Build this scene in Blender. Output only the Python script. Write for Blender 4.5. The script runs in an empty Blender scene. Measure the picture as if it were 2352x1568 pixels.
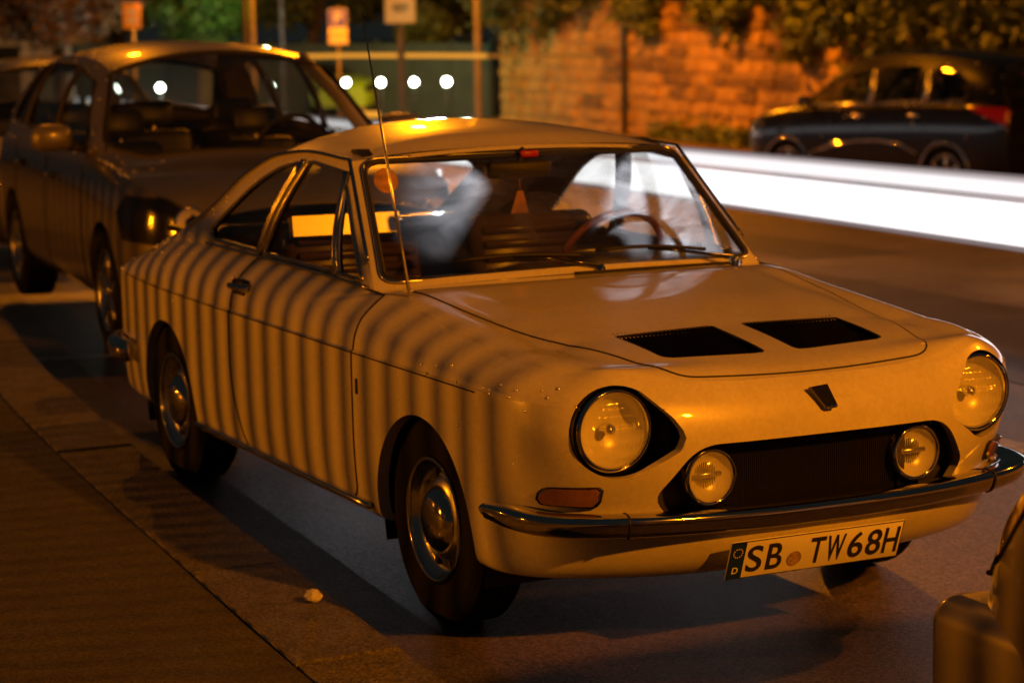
import bpy, math, random
import numpy as np
from mathutils import Vector, Matrix

random.seed(7)
rng = np.random.RandomState(11)
scene = bpy.context.scene
COL = scene.collection
R = math.radians

# ------------------------------------------------------------------ camera, world, exposure
CAM = np.array([5.487, -3.180, 1.635])
YAW, PITCH, ROLL = 2.68325, 0.14366, -0.0151
FPX = 5229.5                                   # focal length in units of a 2352 px wide frame
_fw = np.array([math.cos(YAW) * math.cos(PITCH), math.sin(YAW) * math.cos(PITCH), -math.sin(PITCH)])
_rt0 = np.array([math.sin(YAW), -math.cos(YAW), 0.0])
_up0 = np.cross(_rt0, _fw)
_rt = math.cos(ROLL) * _rt0 + math.sin(ROLL) * _up0
_up = math.cos(ROLL) * _up0 - math.sin(ROLL) * _rt0
cam_data = bpy.data.cameras.new('camera')
cam = bpy.data.objects.new('camera', cam_data)
COL.objects.link(cam)
M = Matrix.Identity(4)
for i in range(3):
    M[i][0], M[i][1], M[i][2], M[i][3] = _rt[i], _up[i], -_fw[i], CAM[i]
cam.matrix_world = M
cam_data.sensor_width = 36.0
cam_data.lens = FPX / 2352.0 * 36.0
cam_data.clip_start, cam_data.clip_end = 0.05, 600.0
cam_data.dof.use_dof = True
cam_data.dof.focus_distance = 5.45
cam_data.dof.aperture_fstop = 3.7
cam_data.dof.aperture_blades = 0
scene.camera = cam

world = bpy.data.worlds.new('World')
scene.world = world
world.use_nodes = True
wn = world.node_tree.nodes
wl = world.node_tree.links
bg = wn['Background']
bg.inputs['Color'].default_value = (0.48, 0.58, 0.53, 1)
bg.inputs['Strength'].default_value = 0.018

scene.view_settings.view_transform = 'Standard'
scene.view_settings.look = 'None'
scene.view_settings.exposure = 0.0
scene.view_settings.gamma = 1.0
scene.view_settings.use_curve_mapping = False
scene.render.engine = 'CYCLES'
scene.cycles.use_denoising = True
scene.cycles.max_bounces = 8
scene.cycles.transparent_max_bounces = 16
scene.cycles.caustics_reflective = False
scene.cycles.caustics_refractive = False
scene.cycles.sample_clamp_indirect = 4.0
scene.cycles.use_light_tree = True

SODIUM = (1.0, 0.268, 0.003)
# (name, position, watts, radius, colour): the lamps that light this street
LAMP_MAIN = ((7.3, 1.45, 4.15), 2050.0, 0.10, SODIUM)
LAMP_STREET = ((-1.0, 13.5, 8.0), 2600.0, 0.16, SODIUM)
LAMP_MID = ((-23.5, 4.5, 7.8), 900.0, 0.14, SODIUM)
LAMP_WALL = ((-27.4, 12.6, 7.2), 9000.0, 0.16, SODIUM)
LAMP_YARD = ((-2.6, -9.6, 1.50), 1300.0, 0.065, SODIUM)
LAMP_YARD_2 = ((-8.4, -9.2, 1.55), 520.0, 0.06, SODIUM)
ADDED_BEAM = 120.0
TRAIL_STRENGTH = 1.6


def D(px, py, d):
    """point seen at (px, py) of the 2352-wide photograph at depth d"""
    return CAM + (_fw + _rt * (px - 1176) / FPX - _up * (py - 784) / FPX) * d


def ground_z(x, y):
    s = (CAM[0] - x) * 0.897 + (y - CAM[1]) * 0.443
    t = np.clip((s - 10.0) / 24.0, 0, 1)
    return -0.82 * t * t * (3 - 2 * t)


# ------------------------------------------------------------------ materials
def mat(name, base=(0.5, 0.5, 0.5), rough=0.5, metal=0.0, coat=0.0, coat_rough=0.05, spec=0.5, emit=None, emit_s=0.0,
        noise=0.0, nscale=8.0, bump=0.0, bscale=40.0, rough_var=0.0, base2=None, detail=4.0, coords='Object', speckle=0.0, sscale=260.0):
    m = bpy.data.materials.new(name)
    m.use_nodes = True
    nt = m.node_tree
    b = nt.nodes['Principled BSDF']
    b.inputs['Base Color'].default_value = (*base, 1)
    b.inputs['Roughness'].default_value = rough
    b.inputs['Metallic'].default_value = metal
    b.inputs['Coat Weight'].default_value = coat
    b.inputs['Coat Roughness'].default_value = coat_rough
    b.inputs['Specular IOR Level'].default_value = spec
    if emit:
        b.inputs['Emission Color'].default_value = (*emit, 1)
        b.inputs['Emission Strength'].default_value = emit_s
    tc = None
    if noise or bump or rough_var or base2:
        tc = nt.nodes.new('ShaderNodeTexCoord')
    if noise or base2:
        n = nt.nodes.new('ShaderNodeTexNoise')
        n.inputs['Scale'].default_value = nscale
        n.inputs['Detail'].default_value = detail
        n.inputs['Roughness'].default_value = 0.65
        nt.links.new(tc.outputs[coords], n.inputs['Vector'])
        r = nt.nodes.new('ShaderNodeValToRGB')
        lo = tuple(c * (1 - noise) for c in base)
        hi = base2 if base2 else tuple(min(1, c * (1 + noise)) for c in base)
        r.color_ramp.elements[0].position = 0.32
        r.color_ramp.elements[1].position = 0.68
        r.color_ramp.elements[0].color = (*lo, 1)
        r.color_ramp.elements[1].color = (*hi, 1)
        nt.links.new(n.outputs['Fac'], r.inputs['Fac'])
        col = r.outputs['Color']
        if speckle:
            n3 = nt.nodes.new('ShaderNodeTexVoronoi')
            n3.inputs['Scale'].default_value = sscale
            nt.links.new(tc.outputs[coords], n3.inputs['Vector'])
            sp_ = nt.nodes.new('ShaderNodeMapRange')
            sep = nt.nodes.new('ShaderNodeSeparateColor')
            nt.links.new(n3.outputs['Color'], sep.inputs['Color'])
            nt.links.new(sep.outputs['Red'], sp_.inputs['Value'])
            sp_.inputs['To Min'].default_value = 1 - speckle
            sp_.inputs['To Max'].default_value = 1 + speckle
            vm = nt.nodes.new('ShaderNodeVectorMath')
            vm.operation = 'SCALE'
            nt.links.new(col, vm.inputs[0])
            nt.links.new(sp_.outputs['Result'], vm.inputs['Scale'])
            col = vm.outputs['Vector']
        nt.links.new(col, b.inputs['Base Color'])
        if rough_var:
            mr = nt.nodes.new('ShaderNodeMapRange')
            mr.inputs['To Min'].default_value = max(0.02, rough - rough_var)
            mr.inputs['To Max'].default_value = min(1, rough + rough_var)
            nt.links.new(n.outputs['Fac'], mr.inputs['Value'])
            nt.links.new(mr.outputs['Result'], b.inputs['Roughness'])
    if bump:
        n2 = nt.nodes.new('ShaderNodeTexNoise')
        n2.inputs['Scale'].default_value = bscale
        n2.inputs['Detail'].default_value = 5.0
        nt.links.new(tc.outputs[coords], n2.inputs['Vector'])
        bp = nt.nodes.new('ShaderNodeBump')
        bp.inputs['Strength'].default_value = bump
        bp.inputs['Distance'].default_value = 0.02
        nt.links.new(n2.outputs['Fac'], bp.inputs['Height'])
        nt.links.new(bp.outputs['Normal'], b.inputs['Normal'])
    return m


def glass_mat(name, tint=(0.9, 0.93, 0.92), dirt=0.05, refl=1.0, dirt_col=(0.6, 0.6, 0.6), trans=0.88, fog=0.0, grough=0.02):
    m = bpy.data.materials.new(name)
    m.use_nodes = True
    nt = m.node_tree
    nt.nodes.remove(nt.nodes['Principled BSDF'])
    out = nt.nodes['Material Output']
    tr = nt.nodes.new('ShaderNodeBsdfTransparent')
    tr.inputs['Color'].default_value = (*tint, 1)
    gl = nt.nodes.new('ShaderNodeBsdfGlossy')
    gl.inputs['Roughness'].default_value = grough
    df = nt.nodes.new('ShaderNodeBsdfDiffuse')
    df.inputs['Color'].default_value = (*dirt_col, 1)
    tl = nt.nodes.new('ShaderNodeBsdfTranslucent')
    tl.inputs['Color'].default_value = (*dirt_col, 1)
    dm = nt.nodes.new('ShaderNodeMixShader')
    dm.inputs['Fac'].default_value = trans
    nt.links.new(df.outputs[0], dm.inputs[1])
    nt.links.new(tl.outputs[0], dm.inputs[2])
    tc = nt.nodes.new('ShaderNodeTexCoord')
    n = nt.nodes.new('ShaderNodeTexNoise')
    n.inputs['Scale'].default_value = 5.0
    n.inputs['Detail'].default_value = 6.0
    nt.links.new(tc.outputs['Object'], n.inputs['Vector'])
    mr = nt.nodes.new('ShaderNodeMapRange')
    mr.inputs['From Min'].default_value = 0.4
    mr.inputs['From Max'].default_value = 0.75
    mr.inputs['To Min'].default_value = dirt * 0.3
    mr.inputs['To Max'].default_value = dirt * 1.8
    nt.links.new(n.outputs['Fac'], mr.inputs['Value'])
    m1 = nt.nodes.new('ShaderNodeMixShader')
    fac = mr.outputs['Result']
    if fog:
        # a greasy film wiped in streaks, thinner on the kerb side
        mp = nt.nodes.new('ShaderNodeMapping')
        mp.inputs['Scale'].default_value = (2.0, 1.3, 4.0)
        mp.inputs['Rotation'].default_value = (.6, .1, .3)
        nt.links.new(tc.outputs['Object'], mp.inputs['Vector'])
        nt.links.new(mp.outputs['Vector'], n.inputs['Vector'])
        n.inputs['Scale'].default_value = 2.2
        n.inputs['Distortion'].default_value = 1.5
        n.inputs['Detail'].default_value = 8.0
        sx = nt.nodes.new('ShaderNodeSeparateXYZ')
        nt.links.new(tc.outputs['Object'], sx.inputs['Vector'])
        my = nt.nodes.new('ShaderNodeMapRange')
        my.inputs['From Min'].default_value = -0.50
        my.inputs['From Max'].default_value = -0.15
        my.inputs['To Min'].default_value = 0.15
        nt.links.new(sx.outputs['Y'], my.inputs['Value'])
        mq = nt.nodes.new('ShaderNodeMath')
        mq.operation = 'MULTIPLY'
        nt.links.new(fac, mq.inputs[0])
        nt.links.new(my.outputs['Result'], mq.inputs[1])
        fac = mq.outputs[0]
    nt.links.new(fac, m1.inputs['Fac'])
    base = tr.outputs[0]
    nt.links.new(base, m1.inputs[1])
    nt.links.new(dm.outputs[0], m1.inputs[2])
    fr = nt.nodes.new('ShaderNodeFresnel')
    fr.inputs['IOR'].default_value = 1.5
    mu = nt.nodes.new('ShaderNodeMath')
    mu.operation = 'MULTIPLY'
    mu.inputs[1].default_value = refl
    nt.links.new(fr.outputs[0], mu.inputs[0])
    m2 = nt.nodes.new('ShaderNodeMixShader')
    nt.links.new(mu.outputs[0], m2.inputs['Fac'])
    nt.links.new(m1.outputs[0], m2.inputs[1])
    nt.links.new(gl.outputs[0], m2.inputs[2])
    nt.links.new(m2.outputs[0], out.inputs['Surface'])
    return m


def emit_mat(name, col, s):
    m = bpy.data.materials.new(name)
    m.use_nodes = True
    nt = m.node_tree
    nt.nodes.remove(nt.nodes['Principled BSDF'])
    e = nt.nodes.new('ShaderNodeEmission')
    e.inputs['Color'].default_value = (*col, 1)
    e.inputs['Strength'].default_value = s
    nt.links.new(e.outputs[0], nt.nodes['Material Output'].inputs['Surface'])
    return m


MAT = {
    'white_paint': mat('white_paint', (0.72, 0.68, 0.58), 0.34, coat=1.0, coat_rough=0.04, noise=0.09, nscale=2.2, detail=9, rough_var=0.10, speckle=0.05, sscale=90),
    'chrome': mat('chrome', (0.62, 0.61, 0.60), 0.07, metal=1.0, noise=0.04, nscale=30),
    'dull_chrome': mat('dull_chrome', (0.62, 0.62, 0.62), 0.22, metal=1.0, noise=0.08, nscale=20),
    'rubber': mat('rubber', (0.009, 0.0085, 0.008), 0.8, spec=0.15, noise=0.25, nscale=25),
    'black': mat('black', (0.012, 0.011, 0.010), 0.6, noise=0.2, nscale=20),
    'black_gloss': mat('black_gloss', (0.012, 0.011, 0.011), 0.15, coat=0.5, noise=0.1),
    'mesh_black': mat('mesh_black', (0.014, 0.012, 0.010), 0.5, noise=0.2, nscale=40),
    'glass': glass_mat('glass', dirt=0.05),
    'windscreen_glass': glass_mat('windscreen_glass', dirt=0.34, dirt_col=(.88, .88, .90), trans=0.95, fog=1.0),
    'tinted_glass': glass_mat('tinted_glass', (0.45, 0.5, 0.5), 0.03),
    'lens_glass': glass_mat('lens_glass', (0.95, 0.95, 0.93), 0.12, 1.6, (.9, .88, .84), .3, grough=0.13),
    'fog_glass': glass_mat('fog_glass', (0.95, 0.95, 0.93), 0.38, 1.4, (.9, .86, .8), .35, grough=0.13),
    'vent_black': mat('vent_black', (0.004, 0.0035, 0.003), 0.9, spec=0.05, noise=0.1),
    'flute_glass': glass_mat('flute_glass', (0.97, 0.97, 0.95), 0.05, 3.0, (.8, .8, .8)),
    'reflector': mat('reflector', (0.95, 0.93, 0.88), 0.30, metal=0.10, noise=0.05, nscale=40),
    'glint_drop': mat('glint_drop', (0.97, 0.97, 0.97), 0.42, metal=1.0, noise=0.05),
    'amber_lens': mat('amber_lens', (0.34, 0.16, 0.012), 0.15, coat=1.0, noise=0.15, nscale=60),
    'clear_tail': mat('clear_tail', (0.50, 0.34, 0.14), 0.12, coat=1.0, noise=0.2, nscale=20),
    'red_lens': mat('red_lens', (0.45, 0.008, 0.008), 0.15, coat=1.0, noise=0.1, nscale=50),
    'vinyl': mat('vinyl', (0.075, 0.045, 0.028), 0.24, noise=0.12, nscale=15),
    'pale_vinyl': mat('pale_vinyl', (0.80, 0.66, 0.25), 0.22, noise=0.06, nscale=12),
    'dark_vinyl': mat('dark_vinyl', (0.02, 0.018, 0.016), 0.45, noise=0.2, nscale=20),
    'wood': mat('wood', (0.20, 0.07, 0.02), 0.3, coat=0.6, noise=0.3, nscale=30),
    'silver_paint': mat('silver_paint', (0.19, 0.172, 0.15), 0.36, metal=0.3, coat=1.0, coat_rough=0.04, noise=0.04, nscale=4),
    'silver_grey_paint': mat('silver_grey_paint', (0.34, 0.31, 0.265), 0.36, metal=0.4, coat=1.0, coat_rough=0.05, noise=0.04, nscale=4),
    'black_paint': mat('black_paint', (0.006, 0.0055, 0.006), 0.25, coat=0.45, spec=0.3, coat_rough=0.03, noise=0.1, nscale=4),
    'blue_paint': mat('blue_paint', (0.03, 0.03, 0.07), 0.3, coat=1.0, noise=0.1, nscale=4),
    'lime_paint': mat('lime_paint', (0.36, 0.62, 0.02), 0.3, coat=1.0, noise=0.06, nscale=4),
    'asphalt': mat('asphalt', (0.145, 0.112, 0.092), 0.45, spec=0.5, noise=0.38, nscale=1.1, detail=9, bump=0.40, bscale=230, rough_var=0.14, speckle=0.65, sscale=130),
    'asphalt_new': mat('asphalt_new', (0.060, 0.052, 0.048), 0.5, noise=0.3, nscale=2.0, detail=8, bump=0.35, bscale=230, speckle=0.6, sscale=130),
    'gutter_stone': mat('gutter_stone', (0.11, 0.095, 0.08), 0.6, noise=0.3, nscale=5, detail=8, bump=0.4, bscale=90, speckle=0.5, sscale=150),
    'pavement': mat('pavement', (0.075, 0.068, 0.06), 0.75, noise=0.25, nscale=3, detail=9, bump=0.5, bscale=120, speckle=0.5, sscale=150),
    'kerb_stone': mat('kerb_stone', (0.16, 0.145, 0.125), 0.7, noise=0.3, nscale=9, detail=9, bump=0.6, bscale=80, speckle=0.5, sscale=150),
    'line_paint': mat('line_paint', (0.42, 0.40, 0.38), 0.6, noise=0.3, nscale=12, bump=0.2, bscale=80),
    'sandstone': mat('sandstone', (0.40, 0.235, 0.05), 0.85, noise=0.35, nscale=2.2, bump=0.7, bscale=14, coords='Object'),
    'sandstone_dark': mat('sandstone_dark', (0.17, 0.10, 0.03), 0.85, noise=0.4, nscale=2.5, bump=0.7, bscale=14),
    'mortar': mat('mortar', (0.46, 0.30, 0.09), 0.9, noise=0.2, nscale=3, bump=0.4, bscale=30),
    'iron': mat('iron', (0.03, 0.03, 0.03), 0.5, noise=0.2, nscale=20),
    'grey_pole': mat('grey_pole', (0.17, 0.155, 0.14), 0.45, metal=0.3, noise=0.15, nscale=6),
    'brown_pole': mat('brown_pole', (0.014, 0.010, 0.008), 0.6, noise=0.2, nscale=6),
    'sign_white': mat('sign_white', (0.75, 0.74, 0.70), 0.5, noise=0.05),
    'sign_blue': mat('sign_blue', (0.16, 0.13, 0.75), 0.45, noise=0.05),
    'sign_cream': mat('sign_cream', (0.90, 0.74, 0.36), 0.5, noise=0.05),
    'sign_orange': mat('sign_orange', (0.90, 0.44, 0.05), 0.5, noise=0.06),
    'sign_black': mat('sign_black', (0.02, 0.02, 0.02), 0.5, noise=0.05),
    'plate_white': mat('plate_white', (0.90, 0.88, 0.82), 0.4, noise=0.04, nscale=10),
    'plate_blue': mat('plate_blue', (0.01, 0.03, 0.35), 0.4, noise=0.05),
    'seal': mat('seal', (0.35, 0.24, 0.14), 0.5, noise=0.5, nscale=90),
    'gold': mat('gold', (0.7, 0.55, 0.12), 0.4, noise=0.05),
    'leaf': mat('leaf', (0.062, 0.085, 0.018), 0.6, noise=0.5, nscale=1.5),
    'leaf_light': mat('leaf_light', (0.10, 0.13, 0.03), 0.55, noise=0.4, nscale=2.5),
    'leaf_green': mat('leaf_green', (0.035, 0.10, 0.015), 0.55, noise=0.4, nscale=2.5),
    'leaf_lit_orange': mat('leaf_lit_orange', (0.07, 0.038, 0.012), 0.6, noise=0.4, nscale=2.5),  # orange-brown lamplight put into the leaf colour
    'bark': mat('bark', (0.07, 0.05, 0.035), 0.9, noise=0.3, nscale=8, bump=0.6, bscale=20),
    'render_cream': mat('render_cream', (0.46, 0.42, 0.32), 0.85, noise=0.12, nscale=2),
    'green_panel': mat('green_panel', (0.05, 0.072, 0.055), 0.6, noise=0.2, nscale=2),
    'dark_window': mat('dark_window', (0.02, 0.022, 0.02), 0.1, noise=0.1),
    'paper': mat('paper', (0.75, 0.72, 0.65), 0.7, noise=0.1, nscale=30),
    'sticker': mat('sticker', (0.55, 0.30, 0.14), 0.5, noise=0.45, nscale=28),
    'freshener': mat('freshener', (0.45, 0.20, 0.02), 0.6, noise=0.2, nscale=30),
    'red_plastic': mat('red_plastic', (0.35, 0.015, 0.015), 0.4, noise=0.1),
    'headlining': mat('headlining', (0.30, 0.27, 0.22), 0.8, noise=0.1),
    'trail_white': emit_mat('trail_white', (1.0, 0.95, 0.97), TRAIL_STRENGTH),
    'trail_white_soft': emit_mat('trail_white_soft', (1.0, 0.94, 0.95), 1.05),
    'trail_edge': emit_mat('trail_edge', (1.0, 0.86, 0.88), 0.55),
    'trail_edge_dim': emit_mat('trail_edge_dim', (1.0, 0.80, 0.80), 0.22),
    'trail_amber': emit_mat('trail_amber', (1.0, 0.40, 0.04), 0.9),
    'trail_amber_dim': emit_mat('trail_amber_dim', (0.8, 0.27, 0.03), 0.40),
    'lamp_white': emit_mat('lamp_white', (0.95, 1.0, 0.82), 30.0),
    'lamp_sodium': emit_mat('lamp_sodium', SODIUM, 12.0),
}


# ------------------------------------------------------------------ mesh helpers
def mesh(name, V, F, m, parent=None, smooth=True, sharp=None):
    me = bpy.data.meshes.new(name)
    me.from_pydata([tuple(map(float, v)) for v in V], [], [tuple(int(i) for i in f) for f in F])
    if smooth:
        me.polygons.foreach_set('use_smooth', [True] * len(me.polygons))
        if sharp:
            try:
                me.set_sharp_from_angle(angle=R(sharp))
            except Exception:
                pass
    me.update()
    o = bpy.data.objects.new(name, me)
    COL.objects.link(o)
    mm = MAT[m] if isinstance(m, str) else m
    me.materials.append(mm)
    if parent is not None:
        o.parent = parent
    return o


def empty(name, label, cat, loc=(0, 0, 0), rz=0.0, group=None):
    o = bpy.data.objects.new(name, None)
    o.empty_display_size = 0.2
    COL.objects.link(o)
    o.location = loc
    o.rotation_euler = (0, 0, rz)
    return tag(o, label, cat, group)


def tag(o, label, cat, group=None):
    o['label'] = label
    o['category'] = cat
    if group:
        o['group'] = group
    return o


def structure(o):
    o['kind'] = 'structure'
    return o


def stuff(o):
    o['kind'] = 'stuff'
    return o


class Acc:
    """collects pieces into one mesh"""
    def __init__(self):
        self.V, self.F, self.n = [], [], 0

    def add(self, V, F):
        V = np.asarray(V, float)
        self.V.append(V)
        self.F += [tuple(i + self.n for i in f) for f in F]
        self.n += len(V)
        return self

    def obj(self, name, m, parent=None, smooth=True, sharp=None):
        return mesh(name, np.concatenate(self.V), self.F, m, parent, smooth, sharp)


BOXF = [(0, 1, 3, 2), (4, 6, 7, 5), (0, 4, 5, 1), (2, 3, 7, 6), (0, 2, 6, 4), (1, 5, 7, 3)]


def box(c, s, rz=0.0, ry=0.0, rx=0.0):
    V = np.array([[i, j, k] for i in (-.5, .5) for j in (-.5, .5) for k in (-.5, .5)]) * np.array(s)
    if rx or ry or rz:
        Mx = np.array((Matrix.Rotation(rz, 3, 'Z') @ Matrix.Rotation(ry, 3, 'Y') @ Matrix.Rotation(rx, 3, 'X')))
        V = V @ Mx.T
    return V + np.array(c), BOXF


def rbox(c, s, b, rz=0.0, ry=0.0, rx=0.0, n=3):
    """rounded box: superellipsoid-like bevel on all edges"""
    s = np.array(s, float)
    hx = s / 2
    b = min(b, hx.min() * 0.98)
    cs = []
    nu, nv = 4 * n, 2 * n
    V = []
    for j in range(nv + 1):
        ph = -math.pi / 2 + math.pi * j / nv
        for i in range(nu):
            th = 2 * math.pi * (i + 0.5) / nu
            d = np.array([math.cos(ph) * math.cos(th), math.cos(ph) * math.sin(th), math.sin(ph)])
            sg = np.sign(d)
            if j == nv // 2:
                pass
            V.append(sg * (hx - b) * (np.abs(d) > 1e-9) + d * b)
    # duplicate equator row so sides are vertical
    rows = [V[j * nu:(j + 1) * nu] for j in range(nv + 1)]
    mid = nv // 2
    lo = [np.array([v[0], v[1], -(hx[2] - b)]) for v in rows[mid]]
    hi = [np.array([v[0], v[1], (hx[2] - b)]) for v in rows[mid]]
    # poles: spread to the flat top rectangle
    th_s = [(math.copysign(1, math.cos(2 * math.pi * (i + .5) / nu)), math.copysign(1, math.sin(2 * math.pi * (i + .5) / nu))) for i in range(nu)]
    rows[0] = [np.array([a * (hx[0] - b), q * (hx[1] - b), -hx[2]]) for a, q in th_s]
    rows[-1] = [np.array([a * (hx[0] - b), q * (hx[1] - b), hx[2]]) for a, q in th_s]
    rows = rows[:mid] + [lo, hi] + rows[mid + 1:]
    V = np.array([v for r in rows for v in r])
    F = []
    for j in range(len(rows) - 1):
        for i in range(nu):
            k = (i + 1) % nu
            F.append((j * nu + i, j * nu + k, (j + 1) * nu + k, (j + 1) * nu + i))
    F.append(tuple(reversed(range(nu))))
    F.append(tuple(range((len(rows) - 1) * nu, len(rows) * nu)))
    if rx or ry or rz:
        Mx = np.array((Matrix.Rotation(rz, 3, 'Z') @ Matrix.Rotation(ry, 3, 'Y') @ Matrix.Rotation(rx, 3, 'X')))
        V = V @ Mx.T
    return V + np.array(c), F


def tube(path, r, n=8, closed=False, rad=None):
    P = np.asarray(path, float)
    m = len(P)
    T = np.zeros_like(P)
    for i in range(m):
        a = P[(i - 1) % m] if (closed or i > 0) else P[i]
        b = P[(i + 1) % m] if (closed or i < m - 1) else P[i]
        T[i] = (b - a) / (np.linalg.norm(b - a) + 1e-12)
    up = np.array([0, 0, 1.0])
    if abs(T[0] @ up) > 0.9:
        up = np.array([1.0, 0, 0])
    N = np.cross(T[0], up)
    N /= np.linalg.norm(N)
    V = []
    for i in range(m):
        N = N - T[i] * (N @ T[i])
        N /= np.linalg.norm(N) + 1e-12
        B = np.cross(T[i], N)
        rr = r if rad is None else rad[i]
        for k in range(n):
            a = 2 * math.pi * k / n
            V.append(P[i] + rr * (math.cos(a) * N + math.sin(a) * B))
    F = []
    rng_ = m if closed else m - 1
    for i in range(rng_):
        for k in range(n):
            j = (i + 1) % m
            F.append((i * n + k, i * n + (k + 1) % n, j * n + (k + 1) % n, j * n + k))
    if not closed:
        F.append(tuple(reversed(range(n))))
        F.append(tuple(range((m - 1) * n, m * n)))
    return np.array(V), F


def lathe(prof, n=32, axis='y', c=(0, 0, 0), close_loop=False):
    """prof: list of (radius, along-axis)"""
    V, F = [], []
    m = len(prof)
    for (r, a) in prof:
        for k in range(n):
            t = 2 * math.pi * k / n
            p = (r * math.cos(t), r * math.sin(t))
            if axis == 'y':
                V.append((p[0], a, p[1]))
            elif axis == 'x':
                V.append((a, p[0], p[1]))
            else:
                V.append((p[0], p[1], a))
    for i in range(m if close_loop else m - 1):
        j = (i + 1) % m
        for k in range(n):
            F.append((i * n + k, i * n + (k + 1) % n, j * n + (k + 1) % n, j * n + k))
    return np.array(V) + np.array(c, float), F


def grid(fn, nu, nv):
    V = np.array([fn(u, v) for u in np.linspace(0, 1, nu) for v in np.linspace(0, 1, nv)], float)
    F = [(i * nv + j, (i + 1) * nv + j, (i + 1) * nv + j + 1, i * nv + j + 1) for i in range(nu - 1) for j in range(nv - 1)]
    return V, F


def gridV(G):
    nu, nv = G.shape[:2]
    F = [(i * nv + j, (i + 1) * nv + j, (i + 1) * nv + j + 1, i * nv + j + 1) for i in range(nu - 1) for j in range(nv - 1)]
    return G.reshape(-1, 3), F


def mirror(V, F):
    V = np.array(V) * np.array([1, -1, 1])
    return V, [tuple(reversed(f)) for f in F]


def pip(poly, x, y):
    poly = np.asarray(poly)
    inside = np.zeros(len(x), bool)
    n = len(poly)
    j = n - 1
    for i in range(n):
        xi, yi = poly[i]
        xj, yj = poly[j]
        c = ((yi > y) != (yj > y)) & (x < (xj - xi) * (y - yi) / (yj - yi + 1e-15) + xi)
        inside ^= c
        j = i
    return inside


def nearest_on_poly(poly, p):
    A = np.asarray(poly)
    B = np.roll(A, -1, 0)
    d = B - A
    t = np.clip(((p - A) * d).sum(1) / ((d * d).sum(1) + 1e-15), 0, 1)
    q = A + d * t[:, None]
    k = ((q - p) ** 2).sum(1).argmin()
    return q[k]


def vnormals(V, F):
    N = np.zeros_like(V)
    for f in F:
        a, b, c = V[f[0]], V[f[1]], V[f[2]]
        n = np.cross(b - a, c - a)
        if len(f) > 3:
            n = n + np.cross(c - a, V[f[3]] - a)
        for i in f:
            N[i] += n
    return N / (np.linalg.norm(N, axis=1)[:, None] + 1e-12)


def cut(V, F, poly, ax, side=None):
    """split a sheet along a polygon drawn in the plane of the two axes ax; border vertices snap to the polygon.
    returns (outside), (inside) as (V, F); side = function selecting which vertices may be touched"""
    V = np.array(V, float)
    cen = np.array([V[list(f)].mean(0) for f in F])
    ins = pip(poly, cen[:, ax[0]], cen[:, ax[1]])
    if side is not None:
        ins &= side(cen)
    vi = np.zeros(len(V), bool)
    vo = np.zeros(len(V), bool)
    for f, k in zip(F, ins):
        (vi if k else vo)[list(f)] = True
    N = vnormals(V, F)
    third = 3 - ax[0] - ax[1]
    for i in np.nonzero(vi & vo)[0]:
        q = nearest_on_poly(poly, V[i][list(ax)])
        d = q - V[i][list(ax)]
        n3 = N[i][third]
        if abs(n3) > 0.25:
            V[i][third] -= (N[i][ax[0]] * d[0] + N[i][ax[1]] * d[1]) / n3
        V[i][ax[0]], V[i][ax[1]] = q
    return compact(V, [f for f, k in zip(F, ins) if not k]), compact(V, [f for f, k in zip(F, ins) if k])


def compact(V, F):
    if not F:
        return np.zeros((0, 3)), []
    used = sorted({i for f in F for i in f})
    mp = {a: b for b, a in enumerate(used)}
    return V[used], [tuple(mp[i] for i in f) for f in F]


def boundary_edges(F):
    cnt = {}
    for f in F:
        for a, b in zip(f, f[1:] + f[:1]):
            k = (min(a, b), max(a, b))
            if k in cnt:
                cnt[k] = None
            else:
                cnt[k] = (a, b)
    return [e for e in cnt.values() if e]


def rim(V, F, vec, sel=None, scale=1.0):
    """extrude the open border (those vertices sel(V) picks) by vec; returns the strip as a separate sheet"""
    be = boundary_edges(F)
    ok = np.ones(len(V), bool) if sel is None else sel(V)
    be = [e for e in be if ok[e[0]] and ok[e[1]]]
    idx = sorted({i for e in be for i in e})
    mp = {a: b for b, a in enumerate(idx)}
    n = len(idx)
    A = V[idx]
    vec = np.asarray(vec(A) if callable(vec) else np.tile(np.asarray(vec, float), (n, 1)))
    W = np.concatenate([A, A + vec])
    G = [(mp[b], mp[a], mp[a] + n, mp[b] + n) for a, b in be]
    return W, G


def thicken(V, F, d):
    N = vnormals(V, F)
    n = len(V)
    W = np.concatenate([V, V - N * d])
    G = list(F) + [tuple(i + n for i in reversed(f)) for f in F]
    for a, b in boundary_edges(F):
        G.append((b, a, a + n, b + n))
    return W, G


def near_poly(poly, ax, tol=0.004):
    def f(V):
        return np.array([np.linalg.norm(nearest_on_poly(poly, v[list(ax)]) - v[list(ax)]) < tol for v in V])
    return f


def pchip(xs, ys):
    xs, ys = np.asarray(xs, float), np.asarray(ys, float)
    h = np.diff(xs)
    d = np.diff(ys) / h
    m = np.zeros(len(xs))
    for i in range(1, len(xs) - 1):
        if d[i - 1] * d[i] > 0:
            w1, w2 = 2 * h[i] + h[i - 1], h[i] + 2 * h[i - 1]
            m[i] = (w1 + w2) / (w1 / d[i - 1] + w2 / d[i])
    m[0], m[-1] = d[0], d[-1]

    def f(x):
        x = np.clip(x, xs[0], xs[-1])
        i = np.clip(np.searchsorted(xs, x) - 1, 0, len(xs) - 2)
        t = (x - xs[i]) / h[i]
        return ((1 + 2 * t) * (1 - t) ** 2 * ys[i] + t * (1 - t) ** 2 * h[i] * m[i] + t * t * (3 - 2 * t) * ys[i + 1] + t * t * (t - 1) * h[i] * m[i + 1])
    return f


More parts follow.
